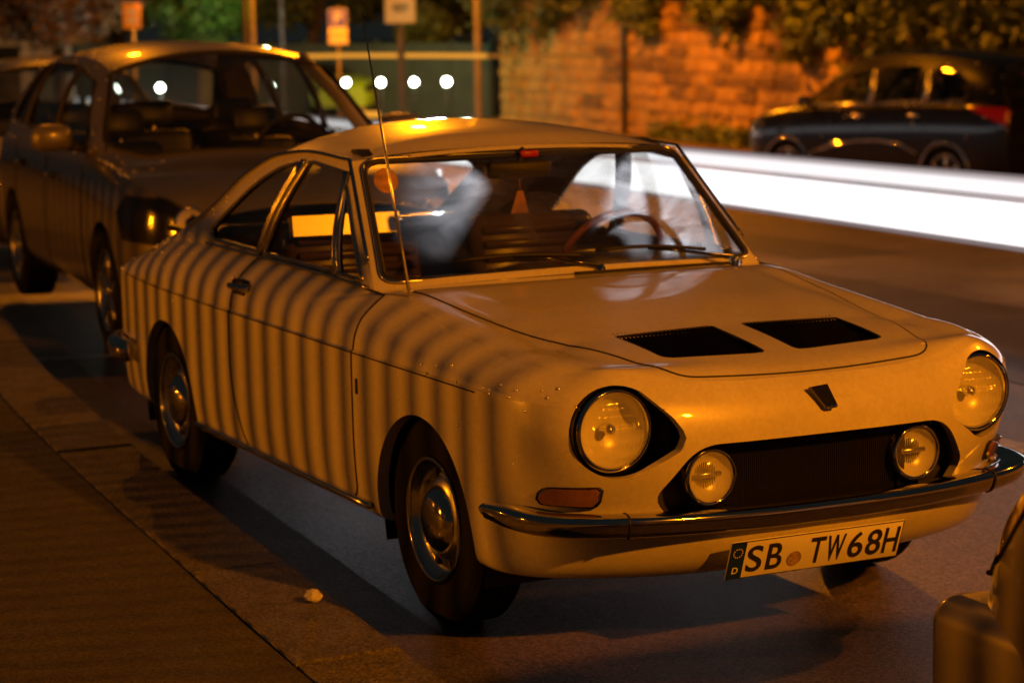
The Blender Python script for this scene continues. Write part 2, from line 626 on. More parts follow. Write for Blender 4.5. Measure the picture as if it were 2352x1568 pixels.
def smooth_poly(pts, n=6, closed=True):
    """Catmull-Rom through pts"""
    P = np.asarray(pts, float)
    m = len(P)
    out = []
    for i in range(m if closed else m - 1):
        p0, p1, p2, p3 = (P[(i + k - 1) % m] if closed else P[min(max(i + k - 1, 0), m - 1)] for k in range(4))
        for k in range(n):
            t = k / n
            out.append(0.5 * ((2 * p1) + (-p0 + p2) * t + (2 * p0 - 5 * p1 + 4 * p2 - p3) * t * t + (-p0 + 3 * p1 - 3 * p2 + p3) * t ** 3))
    if not closed:
        out.append(P[-1])
    return np.array(out)


def round_poly(pts, r, n=5):
    """polygon with rounded corners"""
    P = np.asarray(pts, float)
    m = len(P)
    rs = r if hasattr(r, '__len__') else [r] * m
    out = []
    for i in range(m):
        a, b, c = P[i - 1], P[i], P[(i + 1) % m]
        u = (a - b) / np.linalg.norm(a - b)
        w = (c - b) / np.linalg.norm(c - b)
        k = min(rs[i], 0.45 * np.linalg.norm(a - b), 0.45 * np.linalg.norm(c - b))
        p, q = b + u * k, b + w * k
        for t in np.linspace(0, 1, n + 1):
            out.append((1 - t) ** 2 * p + 2 * t * (1 - t) * b + t * t * q)
    return np.array(out)


def circle(c, r, n=40):
    return np.array([[c[0] + r * math.cos(2 * math.pi * k / n), c[1] + r * math.sin(2 * math.pi * k / n)] for k in range(n)])


def text_mesh(s, size, name='letter'):
    cu = bpy.data.curves.new('text_tmp', 'FONT')
    cu.body = s
    cu.size = size
    cu.align_x = 'CENTER'
    cu.align_y = 'CENTER'
    cu.offset = size * 0.012
    o = bpy.data.objects.new('text_tmp', cu)
    COL.objects.link(o)
    dg = bpy.context.evaluated_depsgraph_get()
    dg.update()
    me = bpy.data.meshes.new_from_object(o.evaluated_get(dg))
    V = np.array([v.co for v in me.vertices])
    F = [tuple(p.vertices) for p in me.polygons]
    bpy.data.objects.remove(o)
    bpy.data.curves.remove(cu)
    bpy.data.meshes.remove(me)
    if len(V):
        mid = (V.max(0) + V.min(0)) / 2
        V = V - mid
    return V, F


def copy_thing(o, label=None, parent=None):
    c = o.copy()
    COL.objects.link(c)
    if parent is not None:
        c.parent = parent
    if label:
        c['label'] = label
    for ch in list(o.children):
        copy_thing(ch, None, c)
    return c

# ------------------------------------------------------------------ glass fix: same reflection from both sides
for _m in MAT.values():
    for _n in list(_m.node_tree.nodes):
        if _n.type == 'FRESNEL':
            g = _m.node_tree.nodes.new('ShaderNodeNewGeometry')
            mr = _m.node_tree.nodes.new('ShaderNodeMapRange')
            mr.inputs['To Min'].default_value = 1.5
            mr.inputs['To Max'].default_value = 1 / 1.5
            _m.node_tree.links.new(g.outputs['Backfacing'], mr.inputs['Value'])
            _m.node_tree.links.new(mr.outputs['Result'], _n.inputs['IOR'])

# ------------------------------------------------------------------ ground, road, pavement, kerb
kerb_y = pchip([-80, -60, -40, -25, -14, -8, -4.2, -2.07, -1.0, .2, 2.5, 6, 14], [20, 13.2, 7.4, 3.7, 1.15, .0, -.60, -.80, -.88, -.97, -1.08, -1.15, -1.2])


def ground_sheet(name, xs, ylo, yhi, ny, m, dz=0.0):
    G = np.array([[(x, y, float(ground_z(x, y)) + dz) for y in np.linspace(ylo(x), yhi(x), ny)] for x in xs])
    return structure(mesh(name, *gridV(G), m))


XS = np.concatenate([np.linspace(-190, -60, 20), np.linspace(-58, -10, 60), np.linspace(-9.6, 14, 60), np.linspace(18, 60, 8)])
road = ground_sheet('road', XS, lambda x: float(kerb_y(x)) - .05, lambda x: 120, 60, 'asphalt')
XP = XS[(XS > -78) & (XS < 14.1)]
pave = ground_sheet('pavement', XP, lambda x: -26, lambda x: float(kerb_y(x)) - .30, 30, 'pavement', .062)
# gutter strip of stone along the kerb
XG = np.linspace(-40, 10, 120)
ground_sheet('gutter_strip', XG, lambda x: float(kerb_y(x)) - .03, lambda x: float(kerb_y(x)) + .21, 3, 'gutter_stone', .004)
# newer asphalt patches in the lanes
ground_sheet('road_patch', np.linspace(-9.5, 1.5, 40), lambda x: 3.0 - .05 * x, lambda x: 4.3 - .12 * x, 4, 'asphalt_new', .004)
ground_sheet('road_patch', np.linspace(-24, -8, 40), lambda x: 4.4 - .17 * x, lambda x: 5.2 - .19 * x, 4, 'asphalt_new', .004)
# painted lines of the parking bays
ground_sheet('bay_line', np.linspace(-4.6, 3, 30), lambda x: 2.14 - .03 * (x + 1.3), lambda x: 2.26 - .03 * (x + 1.3), 2, 'line_paint', .005)
ln = np.array([[(-5.42 + .02 + t * .62, -.50 + t * 2.6, .005), (-5.30 + t * .62, -.50 + t * 2.6, .005)] for t in np.linspace(0, 1, 12)])
structure(mesh('bay_line', *gridV(ln), 'line_paint'))
# kerb stones, one by one
kx = 3.4
ki = 0
kerb_root = empty('kerb', 'row of pale stone kerb blocks along the pavement edge', 'kerb')
while kx > -16:
    ln_ = 1.0
    a, b = kx, kx - ln_ + .014
    V = []
    for x in (a, b):
        y = float(kerb_y(x))
        z0, z1 = float(ground_z(x, y)) - .15, float(ground_z(x, y)) + .068 + .003 * math.sin(ki * 2.3)
        for (dy, z) in ((0, z0), (0, z1 - .018), (-.018, z1), (-.292, z1), (-.292, z0)):
            V.append((x, y + dy, z))
    F = [(0, 1, 6, 5), (1, 2, 7, 6), (2, 3, 8, 7), (3, 4, 9, 8), (4, 3, 2, 1, 0), (5, 6, 7, 8, 9)]
    mesh('kerb_stone', V, F, 'kerb_stone', kerb_root, smooth=False)
    kx -= ln_
    ki += 1

# ------------------------------------------------------------------ street lamps (all outside the frame)
def point_light(name, parent, loc, watts, radius, col):
    l = bpy.data.lights.new(name, 'POINT')
    l.energy = watts
    l.color = col
    l.shadow_soft_size = radius
    o = bpy.data.objects.new(name, l)
    COL.objects.link(o)
    o.location = loc
    if parent is not None:
        o.parent = parent
    return o


def hanging_lamp(loc, watts, radius, col, label):
    t = empty('hanging_street_lamp', label, 'street lamp', loc, group='sodium street lamps')
    mesh('shade', *lathe([(.05, .42), (.12, .40), (.36, .24), (.37, .235), (.34, .23), (.10, .36)], 24, 'z'), 'iron', t)
    mesh('stem', *tube([(0, 0, .40), (0, 0, 1.0)], .02, 6), 'iron', t)
    mesh('span_wire', *tube([(0, -14, 1.5), (0, -5, 1.08), (0, 0, 1.0), (0, 5, 1.08), (0, 14, 1.5)], .008, 5), 'iron', t)
    point_light('lamp_light', t, (0, 0, 0), watts, radius, col)
    return t


hanging_lamp(*LAMP_MAIN, 'sodium lamp hung on a wire over the street, before the coupe')
hanging_lamp(*LAMP_STREET, 'sodium lamp hung on a wire beyond the far lane')
hanging_lamp(*LAMP_MID, 'sodium lamp hung on a wire over the middle of the street far behind')

# iron railing along the back of the pavement, and the lamp standing behind it
rail_t = empty('iron_railing', 'iron railing of upright flat bars at the back of the pavement', 'railing', (-3.2, -4.1, .06))
for k in range(-58, 44):
    mesh('bar', *box((k * .100, 0, .55), (.038, .014, 1.04)), 'iron', rail_t, smooth=False)
mesh('top_rail', *box((-.75, 0, 1.085), (10.2, .03, .06)), 'iron', rail_t, smooth=False)
mesh('bottom_rail', *box((-.75, 0, .12), (10.2, .03, .04)), 'iron', rail_t, smooth=False)
yl = empty('yard_lamp', 'low sodium lamp on a post behind the railing', 'lamp', (LAMP_YARD[0][0], LAMP_YARD[0][1], .06))
mesh('post', *tube([(0, -.10, 0), (0, -.10, LAMP_YARD[0][2] + .2)], .04, 8), 'iron', yl)
mesh('hood', *lathe([(.02, .34), (.20, .20), (.21, .19), (.02, .30)], 20, 'z', (0, 0, LAMP_YARD[0][2] - .06)), 'iron', yl)
point_light('lamp_light', yl, (0, 0, LAMP_YARD[0][2] - .06), *LAMP_YARD[1:])

yl2 = empty('yard_lamp', 'weaker sodium lamp on a post farther along behind the railing', 'lamp', (LAMP_YARD_2[0][0], LAMP_YARD_2[0][1], .06))
mesh('post', *tube([(0, -.10, 0), (0, -.10, LAMP_YARD_2[0][2] + .2)], .04, 8), 'iron', yl2)
mesh('hood', *lathe([(.02, .34), (.20, .20), (.21, .19), (.02, .30)], 20, 'z', (0, 0, LAMP_YARD_2[0][2] - .06)), 'iron', yl2)
point_light('lamp_light', yl2, (0, 0, LAMP_YARD_2[0][2] - .06), *LAMP_YARD_2[1:])

# ------------------------------------------------------------------ headlight trails left in the road by passing traffic
def ribbon(name, path, w, h, m, label, cat, group=None):
    """solid glowing beam of rounded section w x h along a path"""
    P = np.asarray(path, float)
    V, F = [], []
    n = 12
    for i, p in enumerate(P):
        t = P[min(i + 1, len(P) - 1)] - P[max(i - 1, 0)]
        nrm = np.array([-t[1], t[0], 0]) / np.linalg.norm(t[:2])
        for k in range(n):
            a = 2 * math.pi * k / n
            ca, sa = math.cos(a), math.sin(a)
            V.append(p + nrm * (w / 2 * math.copysign(abs(ca) ** .7, ca)) + np.array([0, 0, h / 2 * math.copysign(abs(sa) ** .5, sa)]))
    for i in range(len(P) - 1):
        for k in range(n):
            F.append((i * n + k, i * n + (k + 1) % n, (i + 1) * n + (k + 1) % n, (i + 1) * n + k))
    F += [tuple(reversed(range(n))), tuple(range((len(P) - 1) * n, len(P) * n))]
    return tag(mesh(name, V, F, m), label, cat, group)


TRAIL_END = 95
tdir = np.array([-1.023, .202, -.026])
t0 = np.array([-3.105, 3.784, .50])
def trail_path(dz, far=46, dy=0.0):
    pts = [t0 + np.array([2.6, -.46 + dy, dz + .06]), t0 + np.array([1.6, -.30 + dy, dz + .04]), t0 + np.array([0, dy, dz])]
    pts += [t0 + np.array([0, dy, dz]) + tdir * s for s in (3, 8, 14, 20, 28, 36, 50, 70, 95)]
    return pts
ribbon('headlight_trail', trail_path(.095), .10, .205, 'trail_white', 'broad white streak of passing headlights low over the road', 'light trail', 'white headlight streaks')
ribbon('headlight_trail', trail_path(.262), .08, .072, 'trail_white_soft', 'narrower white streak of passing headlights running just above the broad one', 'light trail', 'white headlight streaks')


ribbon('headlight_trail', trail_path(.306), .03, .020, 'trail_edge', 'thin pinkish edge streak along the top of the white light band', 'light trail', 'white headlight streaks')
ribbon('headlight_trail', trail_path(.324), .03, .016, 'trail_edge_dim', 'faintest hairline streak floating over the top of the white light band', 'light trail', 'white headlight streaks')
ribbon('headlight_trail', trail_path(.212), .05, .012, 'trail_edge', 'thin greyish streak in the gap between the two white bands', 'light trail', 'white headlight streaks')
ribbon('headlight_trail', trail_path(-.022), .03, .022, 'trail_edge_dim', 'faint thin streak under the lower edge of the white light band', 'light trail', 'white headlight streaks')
# added spots, no car built: two whiten the coupe's windscreen, one lights the road
for (p_, q_, size, e) in (((-11.0, 4.55, .70), (-.75, .15, 1.04), 5.8, 9500.0), ((-13.2, 5.35, .72), (-.75, .10, 1.04), 4.9, 21000.0), ((-19.0, 6.8, .40), (-9.0, 2.6, .5), 60, 90.0)):
    ld = bpy.data.lights.new('added_beam', 'SPOT')
    ld.energy = e
    ld.color = (.92, .92, 1.0)
    ld.spot_size = R(size)
    ld.spot_blend = .6
    ld.shadow_soft_size = .20
    lo_ = bpy.data.objects.new('added_beam', ld)
    COL.objects.link(lo_)
    lo_.location = p_
    lo_.rotation_euler = (Vector(q_) - Vector(p_)).to_track_quat('-Z', 'Y').to_euler()
# added orange spot without a car, brightens the signs and the road ahead
ld = bpy.data.lights.new('added_beam', 'SPOT')
ld.energy = 9000.0
ld.color = (1.0, .60, .24)
ld.spot_size = R(24)
ld.spot_blend = .7
ld.shadow_soft_size = .09
lo_ = bpy.data.objects.new('added_beam', ld)
COL.objects.link(lo_)
lo_.location = (3.5, 4.6, .66)
lo_.rotation_euler = Vector((-44.0, 8.6, .9)).to_track_quat('-Z', 'Y').to_euler()
# ------------------------------------------------------------------ the cream coupe
def chain(F):
    """ordered loops of the open border"""
    nx = {}
    for a, b in boundary_edges(F):
        nx[a] = b
    loops = []
    while nx:
        a = next(iter(nx))
        lp = [a]
        b = nx.pop(a)
        while b in nx:
            lp.append(b)
            b = nx.pop(b)
        loops.append((lp if b == lp[0] else lp + [b], b == lp[0]))
    return loops


def seam(V, F, r, name, m, parent, off=(0, 0, 0)):
    a = Acc()
    for lp, closed in chain(F):
        if len(lp) > 3:
            a.add(*tube(V[lp] + np.array(off), r, 6, closed))
    return a.obj(name, m, parent)


def both(V, F):
    W, G = mirror(V, F)
    mp = {i: (i if abs(V[i][1]) < 1e-5 else i + len(V)) for i in range(len(V))}
    return compact(np.concatenate([V, W]), list(F) + [tuple(mp[i] for i in f) for f in G])


def wheel(name, parent, loc, tyre_r, width, rim_r, side, style='steel', group=None):
    """wheel with its axle along y; side=-1: visible face towards -y"""
    w = bpy.data.objects.new(name, None)
    COL.objects.link(w)
    w.parent = parent
    w.location = loc
    h = width / 2
    s = side
    tp = [(rim_r * 0.98, -h * 0.8), (rim_r * 1.06, -h * 0.98), (tyre_r * 0.86, -h * 1.04), (tyre_r * 0.95, -h * 0.94), (tyre_r * 0.985, -h * 0.8)]
    for k in range(-3, 4):
        a = h * 0.8 * k / 3.5
        tp += [(tyre_r, a - h * .07), (tyre_r, a + h * .07), (tyre_r * .978, a + h * .08), (tyre_r * .978, a + h * .15)]
    tp += [(tyre_r * 0.985, h * 0.8), (tyre_r * 0.95, h * 0.94), (tyre_r * 0.86, h * 1.04), (rim_r * 1.06, h * 0.98), (rim_r * 0.98, h * 0.8)]
    V, F = lathe(tp, 48)
    mesh('tyre', V, F, 'rubber', w, sharp=40)
    if style == 'steel':
        rp = [(rim_r * 1.03, -h * .98), (rim_r * 1.0, -h * 1.0), (rim_r * .95, -h * .93), (rim_r * .91, -h * .70), (rim_r * .80, -h * .52), (rim_r * .70, -h * .62), (rim_r * .60, -h * .74), (rim_r * .50, -h * .76), (0.001, -h * .76)]
        V, F = lathe([(r, a * -s) for r, a in rp], 48)
        mesh('rim', V, F, 'dull_chrome', w)
        cp = [(rim_r * .56, -h * .76), (rim_r * .54, -h * .90), (rim_r * .42, -h * 1.08), (rim_r * .25, -h * 1.18), (0.001, -h * 1.21)]
        V, F = lathe([(r, a * -s) for r, a in cp], 32)
        mesh('hubcap', V, F, 'chrome', w)
        for k in range(10):
            t = 2 * math.pi * k / 10
            mesh('slot', *box((rim_r * .745 * math.cos(t), s * h * .57, rim_r * .745 * math.sin(t)), (rim_r * .16, .012, rim_r * .11), ry=-t), 'black', w, smooth=False)
        a = Acc()
        pr = [(rim_r * 1.04, -h * 1.0), (rim_r * 1.06, -h * 1.03), (rim_r * 1.0, -h * 1.05), (rim_r * .93, -h * .97), (rim_r * .94, -h * .94)]
        V, F = lathe([(r, q * -s) for r, q in pr], 48)
        mesh('trim_ring', V, F, 'chrome', w)
    else:
        rp = [(rim_r * 1.03, h * .98), (rim_r, h * 1.0), (rim_r * .95, h * .9), (rim_r * .93, h * .2), (rim_r * .93, -h * .5)]
        V, F = lathe([(r, a * s) for r, a in rp], 40)
        mesh('rim', V, F, 'dull_chrome', w)
        V, F = lathe([(rim_r * .93, h * .1 * s), (0.001, h * .1 * s)], 32)
        mesh('brake_disc', V, F, 'black', w)
        for k in range(5):
            t = 2 * math.pi * k / 5 + .3
            c = (rim_r * .52 * math.cos(t), s * h * .8, rim_r * .52 * math.sin(t))
            V, F = rbox(c, (rim_r * .9, .025, rim_r * .22), .01, ry=-t, n=2)
            mesh('spoke', V, F, 'dull_chrome', w)
        V, F = lathe([(rim_r * .22, h * .7 * s), (rim_r * .2, h * .95 * s), (0.001, h * .97 * s)], 20)
        mesh('hubcap', V, F, 'dull_chrome', w)
    return w


def build_coupe():
    root = empty('vintage_coupe', 'cream white two-door vintage coupe with round headlights and fence shadows striping its side', 'car')
    zE = pchip([-2.97, -2.9, -2.6, -2.3, -1.9, -1.0, -.5, -.1, .2, .36], [.70, .735, .80, .845, .858, .855, .845, .808, .780, .764])
    yE = pchip([-2.97, -2.9, -2.5, -2.0, -.5, .36], [.57, .595, .640, .657, .657, .662])
    W = pchip([-2.97, -2.93, -2.8, -2.55, -2.2, -1.5, -.5, .36], [.66, .69, .715, .738, .757, .764, .764, .758])

    def section(x, w=None):
        w = W(x) if w is None else w
        h = (zE(x) - .685) / (.84 - .685)
        ye = yE(x)
        P = [(-(w - .11), .222), (-(w - .03), .232), (-(w - .010), .30), (-(w - .002), .42), (-w, .55), (-w, .684), (-(w - .005), .690),
             (-(w - .013), .685 + .05 * h), (-(w - .035), .685 + .095 * h), (-(ye + .028), .685 + .135 * h), (-ye, zE(x))]
        return smooth_poly(P, 4, closed=False)

    xs = np.linspace(-2.95, .36, 168)
    G = np.array([[(x, y, z) for y, z in section(x)] for x in xs])
    sV, sF = gridV(G)
    ns = G.shape[1]
    # tail cap
    # nose: from the right side round the front to the left side
    S = section(.36)
    Fx = pchip([.215, .235, .30, .36, .43, .52, .585, .63, .665, .695, .722], [.64, .70, .765, .795, .808, .820, .822, .815, .803, .785, .755])

    def nose_pt(th, y0, z0):
        sgn = 1 if th > math.pi / 2 else -1
        t = th if th <= math.pi / 2 else math.pi - th
        zf = np.interp(z0, [.222, .30, .55, .685, .764], [.215, .30, .53, .665, .722])
        nn = np.interp(zf, [.25, .42, .54, .60], [2.3, 2.35, 2.9, 3.1])
        c, s = max(0, math.cos(t)) ** (2 / nn), max(0, math.sin(t)) ** (2 / nn)
        w = s ** 3.0
        lift = .022 * math.exp(-((s - .80) / .13) ** 2) * np.clip((z0 - .69) / .06, 0, 1)
        return (.36 + (Fx(zf) - .36) * s, sgn * abs(y0) * c, z0 * (1 - w) + zf * w + lift)
    ths = np.concatenate([np.linspace(0, 1, 75) ** 1.25 * math.pi / 2, (math.pi - np.linspace(0, 1, 75) ** 1.25 * math.pi / 2)[::-1][1:]])
    # denser vertical sampling for the nose
    Sd = np.array([(np.interp(t, np.arange(ns), S[:, 0]), np.interp(t, np.arange(ns), S[:, 1])) for t in np.linspace(0, ns - 1, 2 * ns - 1)])
    NG = np.array([[nose_pt(th, y, z) for y, z in Sd] for th in ths])
    nV, nF = gridV(NG)
    # top: rows from the windscreen base to the lip
    half = len(ths) // 2
    Bx = lambda s: -.525 + .095 * (1 - s * s)
    zc = pchip([-.53, -.43, 0, .35, .60, .70, .755], [.868, .866, .836, .790, .757, .740, .722])
    rows = []
    ss = np.array([math.copysign(1 - (1 - abs(q)) ** 1.7, q) for q in np.linspace(-1, 1, 73)])
    roll = lambda q, w: .017 * (1 - math.exp(-(1 - abs(q)) * w / .022))
    for x in np.linspace(-.525, .36, 46):
        bow = .095 * max(0, 1 - (x + .525) / .5) ** 1.5
        r = []
        for s in ss:
            xx = x + bow * (1 - s * s)
            ze = zE(x)
            zz = ze + (zc(x + bow) - ze) * (1 - abs(s) ** 2.2)
            zz += roll(s, .66) * min(1, (x + .525) / .2) - .012 * math.exp(-((abs(s) - .80) / .07) ** 2) * min(1, max(0, (x + .4) / .3)) - .010 * (1 - abs(s) ** 2.2) * min(1, (x + .525) / .2)
            r.append((xx, yE(x) * s, zz))
        rows.append(r)
    for i in range(1, half):
        e = NG[i, -1]
        d = (e[0] - .36) / .39
        rows.append([(e[0], abs(e[1]) * s, e[2] + (zc(e[0]) - e[2]) * (1 - abs(s) ** 2.2) + roll(s, abs(e[1])) * max(0, 1 - d * d) - .012 * math.exp(-((abs(s) - .80) / .07) ** 2) * max(0, 1 - 1.6 * d) - .010 * (1 - abs(s) ** 2.2) * max(0, 1 - d)) for s in ss])
    rows.append([tuple(NG[half, -1])] * len(ss))
    tV, tF = gridV(np.array(rows))

    # --- cuts: wheel arches, door
    body = Acc()
    arch = lambda cx, r: np.array([(cx + r * math.cos(t), .265 + r * math.sin(t)) for t in np.linspace(-.35, math.pi + .35, 44)] + [(cx - r * 1.02, .05), (cx + r * 1.02, .05)])
    aF, aR = arch(.01, .308), arch(-2.20, .312)
    (sV, sF), _ = cut(sV, sF, aF, (0, 2))
    (sV, sF), _ = cut(sV, sF, aR, (0, 2))
    door_poly = round_poly([(-.44, .90), (-.44, .265), (-1.38, .262), (-1.49, .46), (-1.475, .90)], [.001, .05, .05, .12, .001])
    (sV, sF), (dV, dF) = cut(sV, sF, door_poly, (0, 2))
    rV, rF = rim(sV, sF, lambda A: np.tile((0, .035, 0), (len(A), 1)), lambda V: near_poly(aF, (0, 2))(V) | near_poly(aR, (0, 2))(V))
    for Q in ((sV, sF), mirror(sV, sF), (rV, rF), mirror(rV, rF)):
        body.add(*Q)
    for sg in (-1, 1):
        q = (dV, dF) if sg < 0 else mirror(dV, dF)
        d = mesh('door', *q, 'white_paint', root)
        seam(q[0], q[1], .0035, 'door_gap', 'black', d, (0, -.0005 * -sg, 0))
        h = Acc()
        h.add(*rbox((-1.41, sg * .762, .775), (.13, .022, .022), .009, n=2)).add(*rbox((-1.36, sg * .750, .775), (.03, .03, .028), .01, n=2))
        h.obj('handle', 'chrome', d)
        mesh('handle_recess', *rbox((-1.42, sg * .742, .772), (.11, .03, .05), .012, n=2), 'black', d)
    # --- nose cuts
    hl = lambda sg: np.array([(sg * (.548 + .113 * math.cos(t)), .622 + .113 * math.sin(t)) for t in np.linspace(-2.25, 2.1, 50)] + [(sg * .425, .655), (sg * .396, .612), (sg * .410, .575)])
    gr = round_poly([(-.37, .585), (.37, .585), (.465, .455), (.40, .375), (-.40, .375), (-.465, .455)], [.06, .06, .03, .03, .03, .03], 6)
    front = lambda c: c[:, 0] > .45
    for sg in (-1, 1):
        (nV, nF), _ = cut(nV, nF, hl(sg), (1, 2), front)
        r_ = rim(nV, nF, (-.03, 0, 0), near_poly(hl(sg), (1, 2)))
        body.add(*r_)
    (nV, nF), _ = cut(nV, nF, gr, (1, 2), front)
    body.add(*rim(nV, nF, (-.03, 0, 0), near_poly(gr, (1, 2))))
    ind = lambda sg: round_poly([(sg * .578, .488), (sg * .578, .432), (sg * .700, .434), (sg * .700, .482)], [.012, .014, .022, .022], 4)
    inds = []
    for sg in (-1, 1):
        (nV, nF), q = cut(nV, nF, ind(sg), (1, 2), lambda c: c[:, 0] > .40)
        inds.append(q)
    body.add(nV, nF)
    # --- hood with two louvred vents
    hood = round_poly([(-.40, -.592), (.10, -.548), (.50, -.452), (.722, -.392), (.742, 0), (.722, .392), (.50, .452), (.10, .548), (-.40, .592), (-.325, .30), (-.305, 0), (-.325, -.30)],
                      [.02, .2, .2, .07, .2, .07, .2, .2, .02, .1, .1, .1], 5)
    (tV, tF), (hV, hF) = cut(tV, tF, hood, (0, 1))
    body.add(tV, tF)
    vents = []
    for sg in (-1, 1):
        vp = round_poly([(.335, sg * .045), (.345, sg * .345), (.585, sg * .335), (.610, sg * .045)], [.004, .004, .03, .03], 4)
        (hV, hF), q = cut(hV, hF, vp, (0, 1))
        vents.append((vp, q))
    hood_o = mesh('hood', hV + np.array([0, 0, .002]), hF, 'white_paint', root)
    seam(hV, hF, .003, 'hood_gap', 'black', hood_o)
    zh = lambda x: float(zc(x))
    for (vp, q), sg in zip(vents, (-1, 1)):
        v = mesh('hood_vent', q[0] - np.array([0, 0, .030]), q[1], 'vent_black', hood_o)
        a = Acc()
        for k in range(25):
            y = sg * (.052 + .0119 * k)
            p0 = np.array((.322, y, zh(.331) + .010 - .012 * (abs(y) / .66) ** 2))
            p1 = np.array((.598, y, zh(.598) - .005))
            mid = (p0 + p1) / 2
            a.add(*box(mid + np.array([0, 0, -.006]), (np.linalg.norm(p1 - p0), .0045, .012), ry=math.atan2(p0[2] - p1[2], p1[0] - p0[0])))
        lv = a.obj('louvre', 'vent_black', hood_o, smooth=False)
        a = Acc()
        for k in range(24):
            y = sg * (.058 + .0119 * k)
            a.add(*box((.343 + .006, y, zh(.345) - .0005 - .010 * (1 - (abs(y) / .66) ** 2.2) * .0), (.022, .0052, .004)))
        a.obj('vent_teeth', 'white_paint', hood_o, smooth=False)
        rm = rim(q[0], q[1], (0, 0, -.03))
        mesh('vent_wall', *rm, 'vent_black', hood_o)
    # tail cap
    tail = [tuple(p) for p in G[0]]
    cap = tail + [(p[0], -p[1], p[2]) for p in reversed(tail)]
    body.add(np.array(cap), [tuple(range(len(cap)))])

    # --- cabin
    ry = pchip([-2.95, -2.7, -2.5, -2.03, -1.75, -1.5, -1.2, -.89], [.58, .622, .630, .602, .582, .566, .562, .564])
    rz_ = pchip([-2.95, -2.72, -2.5, -2.23, -2.03, -1.75, -1.5, -1.2, -.89], [.712, .782, .838, .915, .988, 1.112, 1.182, 1.206, 1.196])

    def rail(x):
        if x > -.89:
            t = (x + .89) / (-.525 + .89)
            return np.array([x, .564 + t * (.652 - .564), 1.196 + t * (.846 - 1.196)])
        return np.array([x, float(ry(x)), float(max(rz_(x), zE(x) + .002))])
    cxs = np.concatenate([np.linspace(-2.72, -.89, 92), np.linspace(-.89, -.525, 20)[1:]])
    ts = np.linspace(0, 1, 26)
    CG = []
    for x in cxs:
        r = rail(x)
        e = np.array([x, float(yE(x)), float(zE(x))])
        CG.append([(e * (1 - t) + r * t + np.array([0, .020 * math.sin(math.pi * t) * min(1, (r[2] - e[2]) / .2), 0])) * np.array([1, -1, 1]) for t in ts])
    cV, cF = gridV(np.array(CG))
    quarter = round_poly([(-1.485, .878), (-1.93, .882), (-1.95, .912), (-1.62, 1.090), (-1.44, 1.150), (-1.29, 1.172)], [.02, .02, .03, .3, .3, .02])
    dwin = round_poly([(-1.425, .876), (-.815, .872), (-.895, 1.160), (-1.21, 1.180)], [.02, .01, .02, .02])
    vwin = round_poly([(-.785, .873), (-.600, .868), (-.875, 1.135)], [.01, .02, .02])
    glasses = []
    for wp in (quarter, dwin, vwin):
        (cV, cF), q = cut(cV, cF, wp, (0, 2))
        glasses.append((wp, q))
    body.add(cV, cF).add(*mirror(cV, cF))
    for q in ((cV, cF), mirror(cV, cF)):
        mesh('pillar_lining', q[0] * np.array([1, .975, 1]) - np.array([0, 0, .004]), q[1], 'dark_vinyl', root)
    for sg in (-1, 1):
        for (wp, q), nm in zip(glasses, ('quarter_window', 'window', 'vent_window')):
            Q = q if sg < 0 else mirror(*q)
            off = np.array([0, -sg * .012, 0])
            g = mesh(nm, Q[0] + off, Q[1], 'glass', root)
            seam(Q[0], Q[1], .0075, 'window_trim', 'dull_chrome', g)
        # rain gutter
        gut = [rail(x) * np.array([1, sg, 1]) + np.array([0, sg * .006, .004]) for x in np.concatenate([np.linspace(-.60, -.89, 8), np.linspace(-.93, -2.30, 40)])]
        mesh('rain_gutter', *tube(gut, .0065, 6), 'chrome', root)
        # divider posts between the side windows
        for a_, b_, nm in (((-1.455, .872), (-1.25, 1.180), 'window_post'), ((-.80, .870), (-.885, 1.165), 'window_post')):
            def sidept(x, z):
                r = rail(x)
                e = np.array([x, float(yE(x)), float(zE(x))])
                t = (z - e[2]) / (r[2] - e[2])
                return np.array([x, sg * ((1 - t) * e[1] + t * r[1] + .02 * math.sin(math.pi * t) + .004), z])
            pts = [sidept(a_[0] + (b_[0] - a_[0]) * t, a_[1] + (b_[1] - a_[1]) * t) for t in np.linspace(0, 1, 8)]
            mesh(nm, *tube(pts, .011, 8), 'dull_chrome', root)
        belt = [np.array([x, sg * (float(yE(x)) + .006), float(zE(x)) + .006]) for x in np.linspace(-.56, -1.98, 40)]
        mesh('belt_trim', *tube(belt, .006, 6), 'dull_chrome', root)
    # roof
    zr = pchip([-2.95, -2.75, -2.6, -2.3, -2.0, -1.7, -1.4, -1.1, -.99, -.865], [.735, .84, .925, 1.085, 1.20, 1.262, 1.287, 1.276, 1.262, 1.224])
    RG = []
    ss2 = np.linspace(-1, 1, 61)
    for x in np.linspace(-2.95, -.89, 100):
        r = rail(x) if x > -2.72 else np.array([x, float(yE(x)), float(zE(x))])
        row = []
        for s in ss2:
            xx = x + .028 * (1 - s * s) * max(0, 1 - (-.89 - x) / .4)
            row.append((xx, r[1] * s, r[2] + (zr(xx) - r[2]) * (1 - abs(s) ** 2.5)))
        RG.append(row)
    fV, fF = gridV(np.array(RG))
    rwin = round_poly([(-2.08, -.44), (-2.62, -.50), (-2.62, .50), (-2.08, .44)], .08, 6)
    (fV, fF), rw = cut(fV, fF, rwin, (0, 1))
    body.add(fV, fF)
    g = mesh('rear_window', rw[0], rw[1], 'glass', root)
    seam(rw[0], rw[1], .012, 'window_trim', 'black', g)
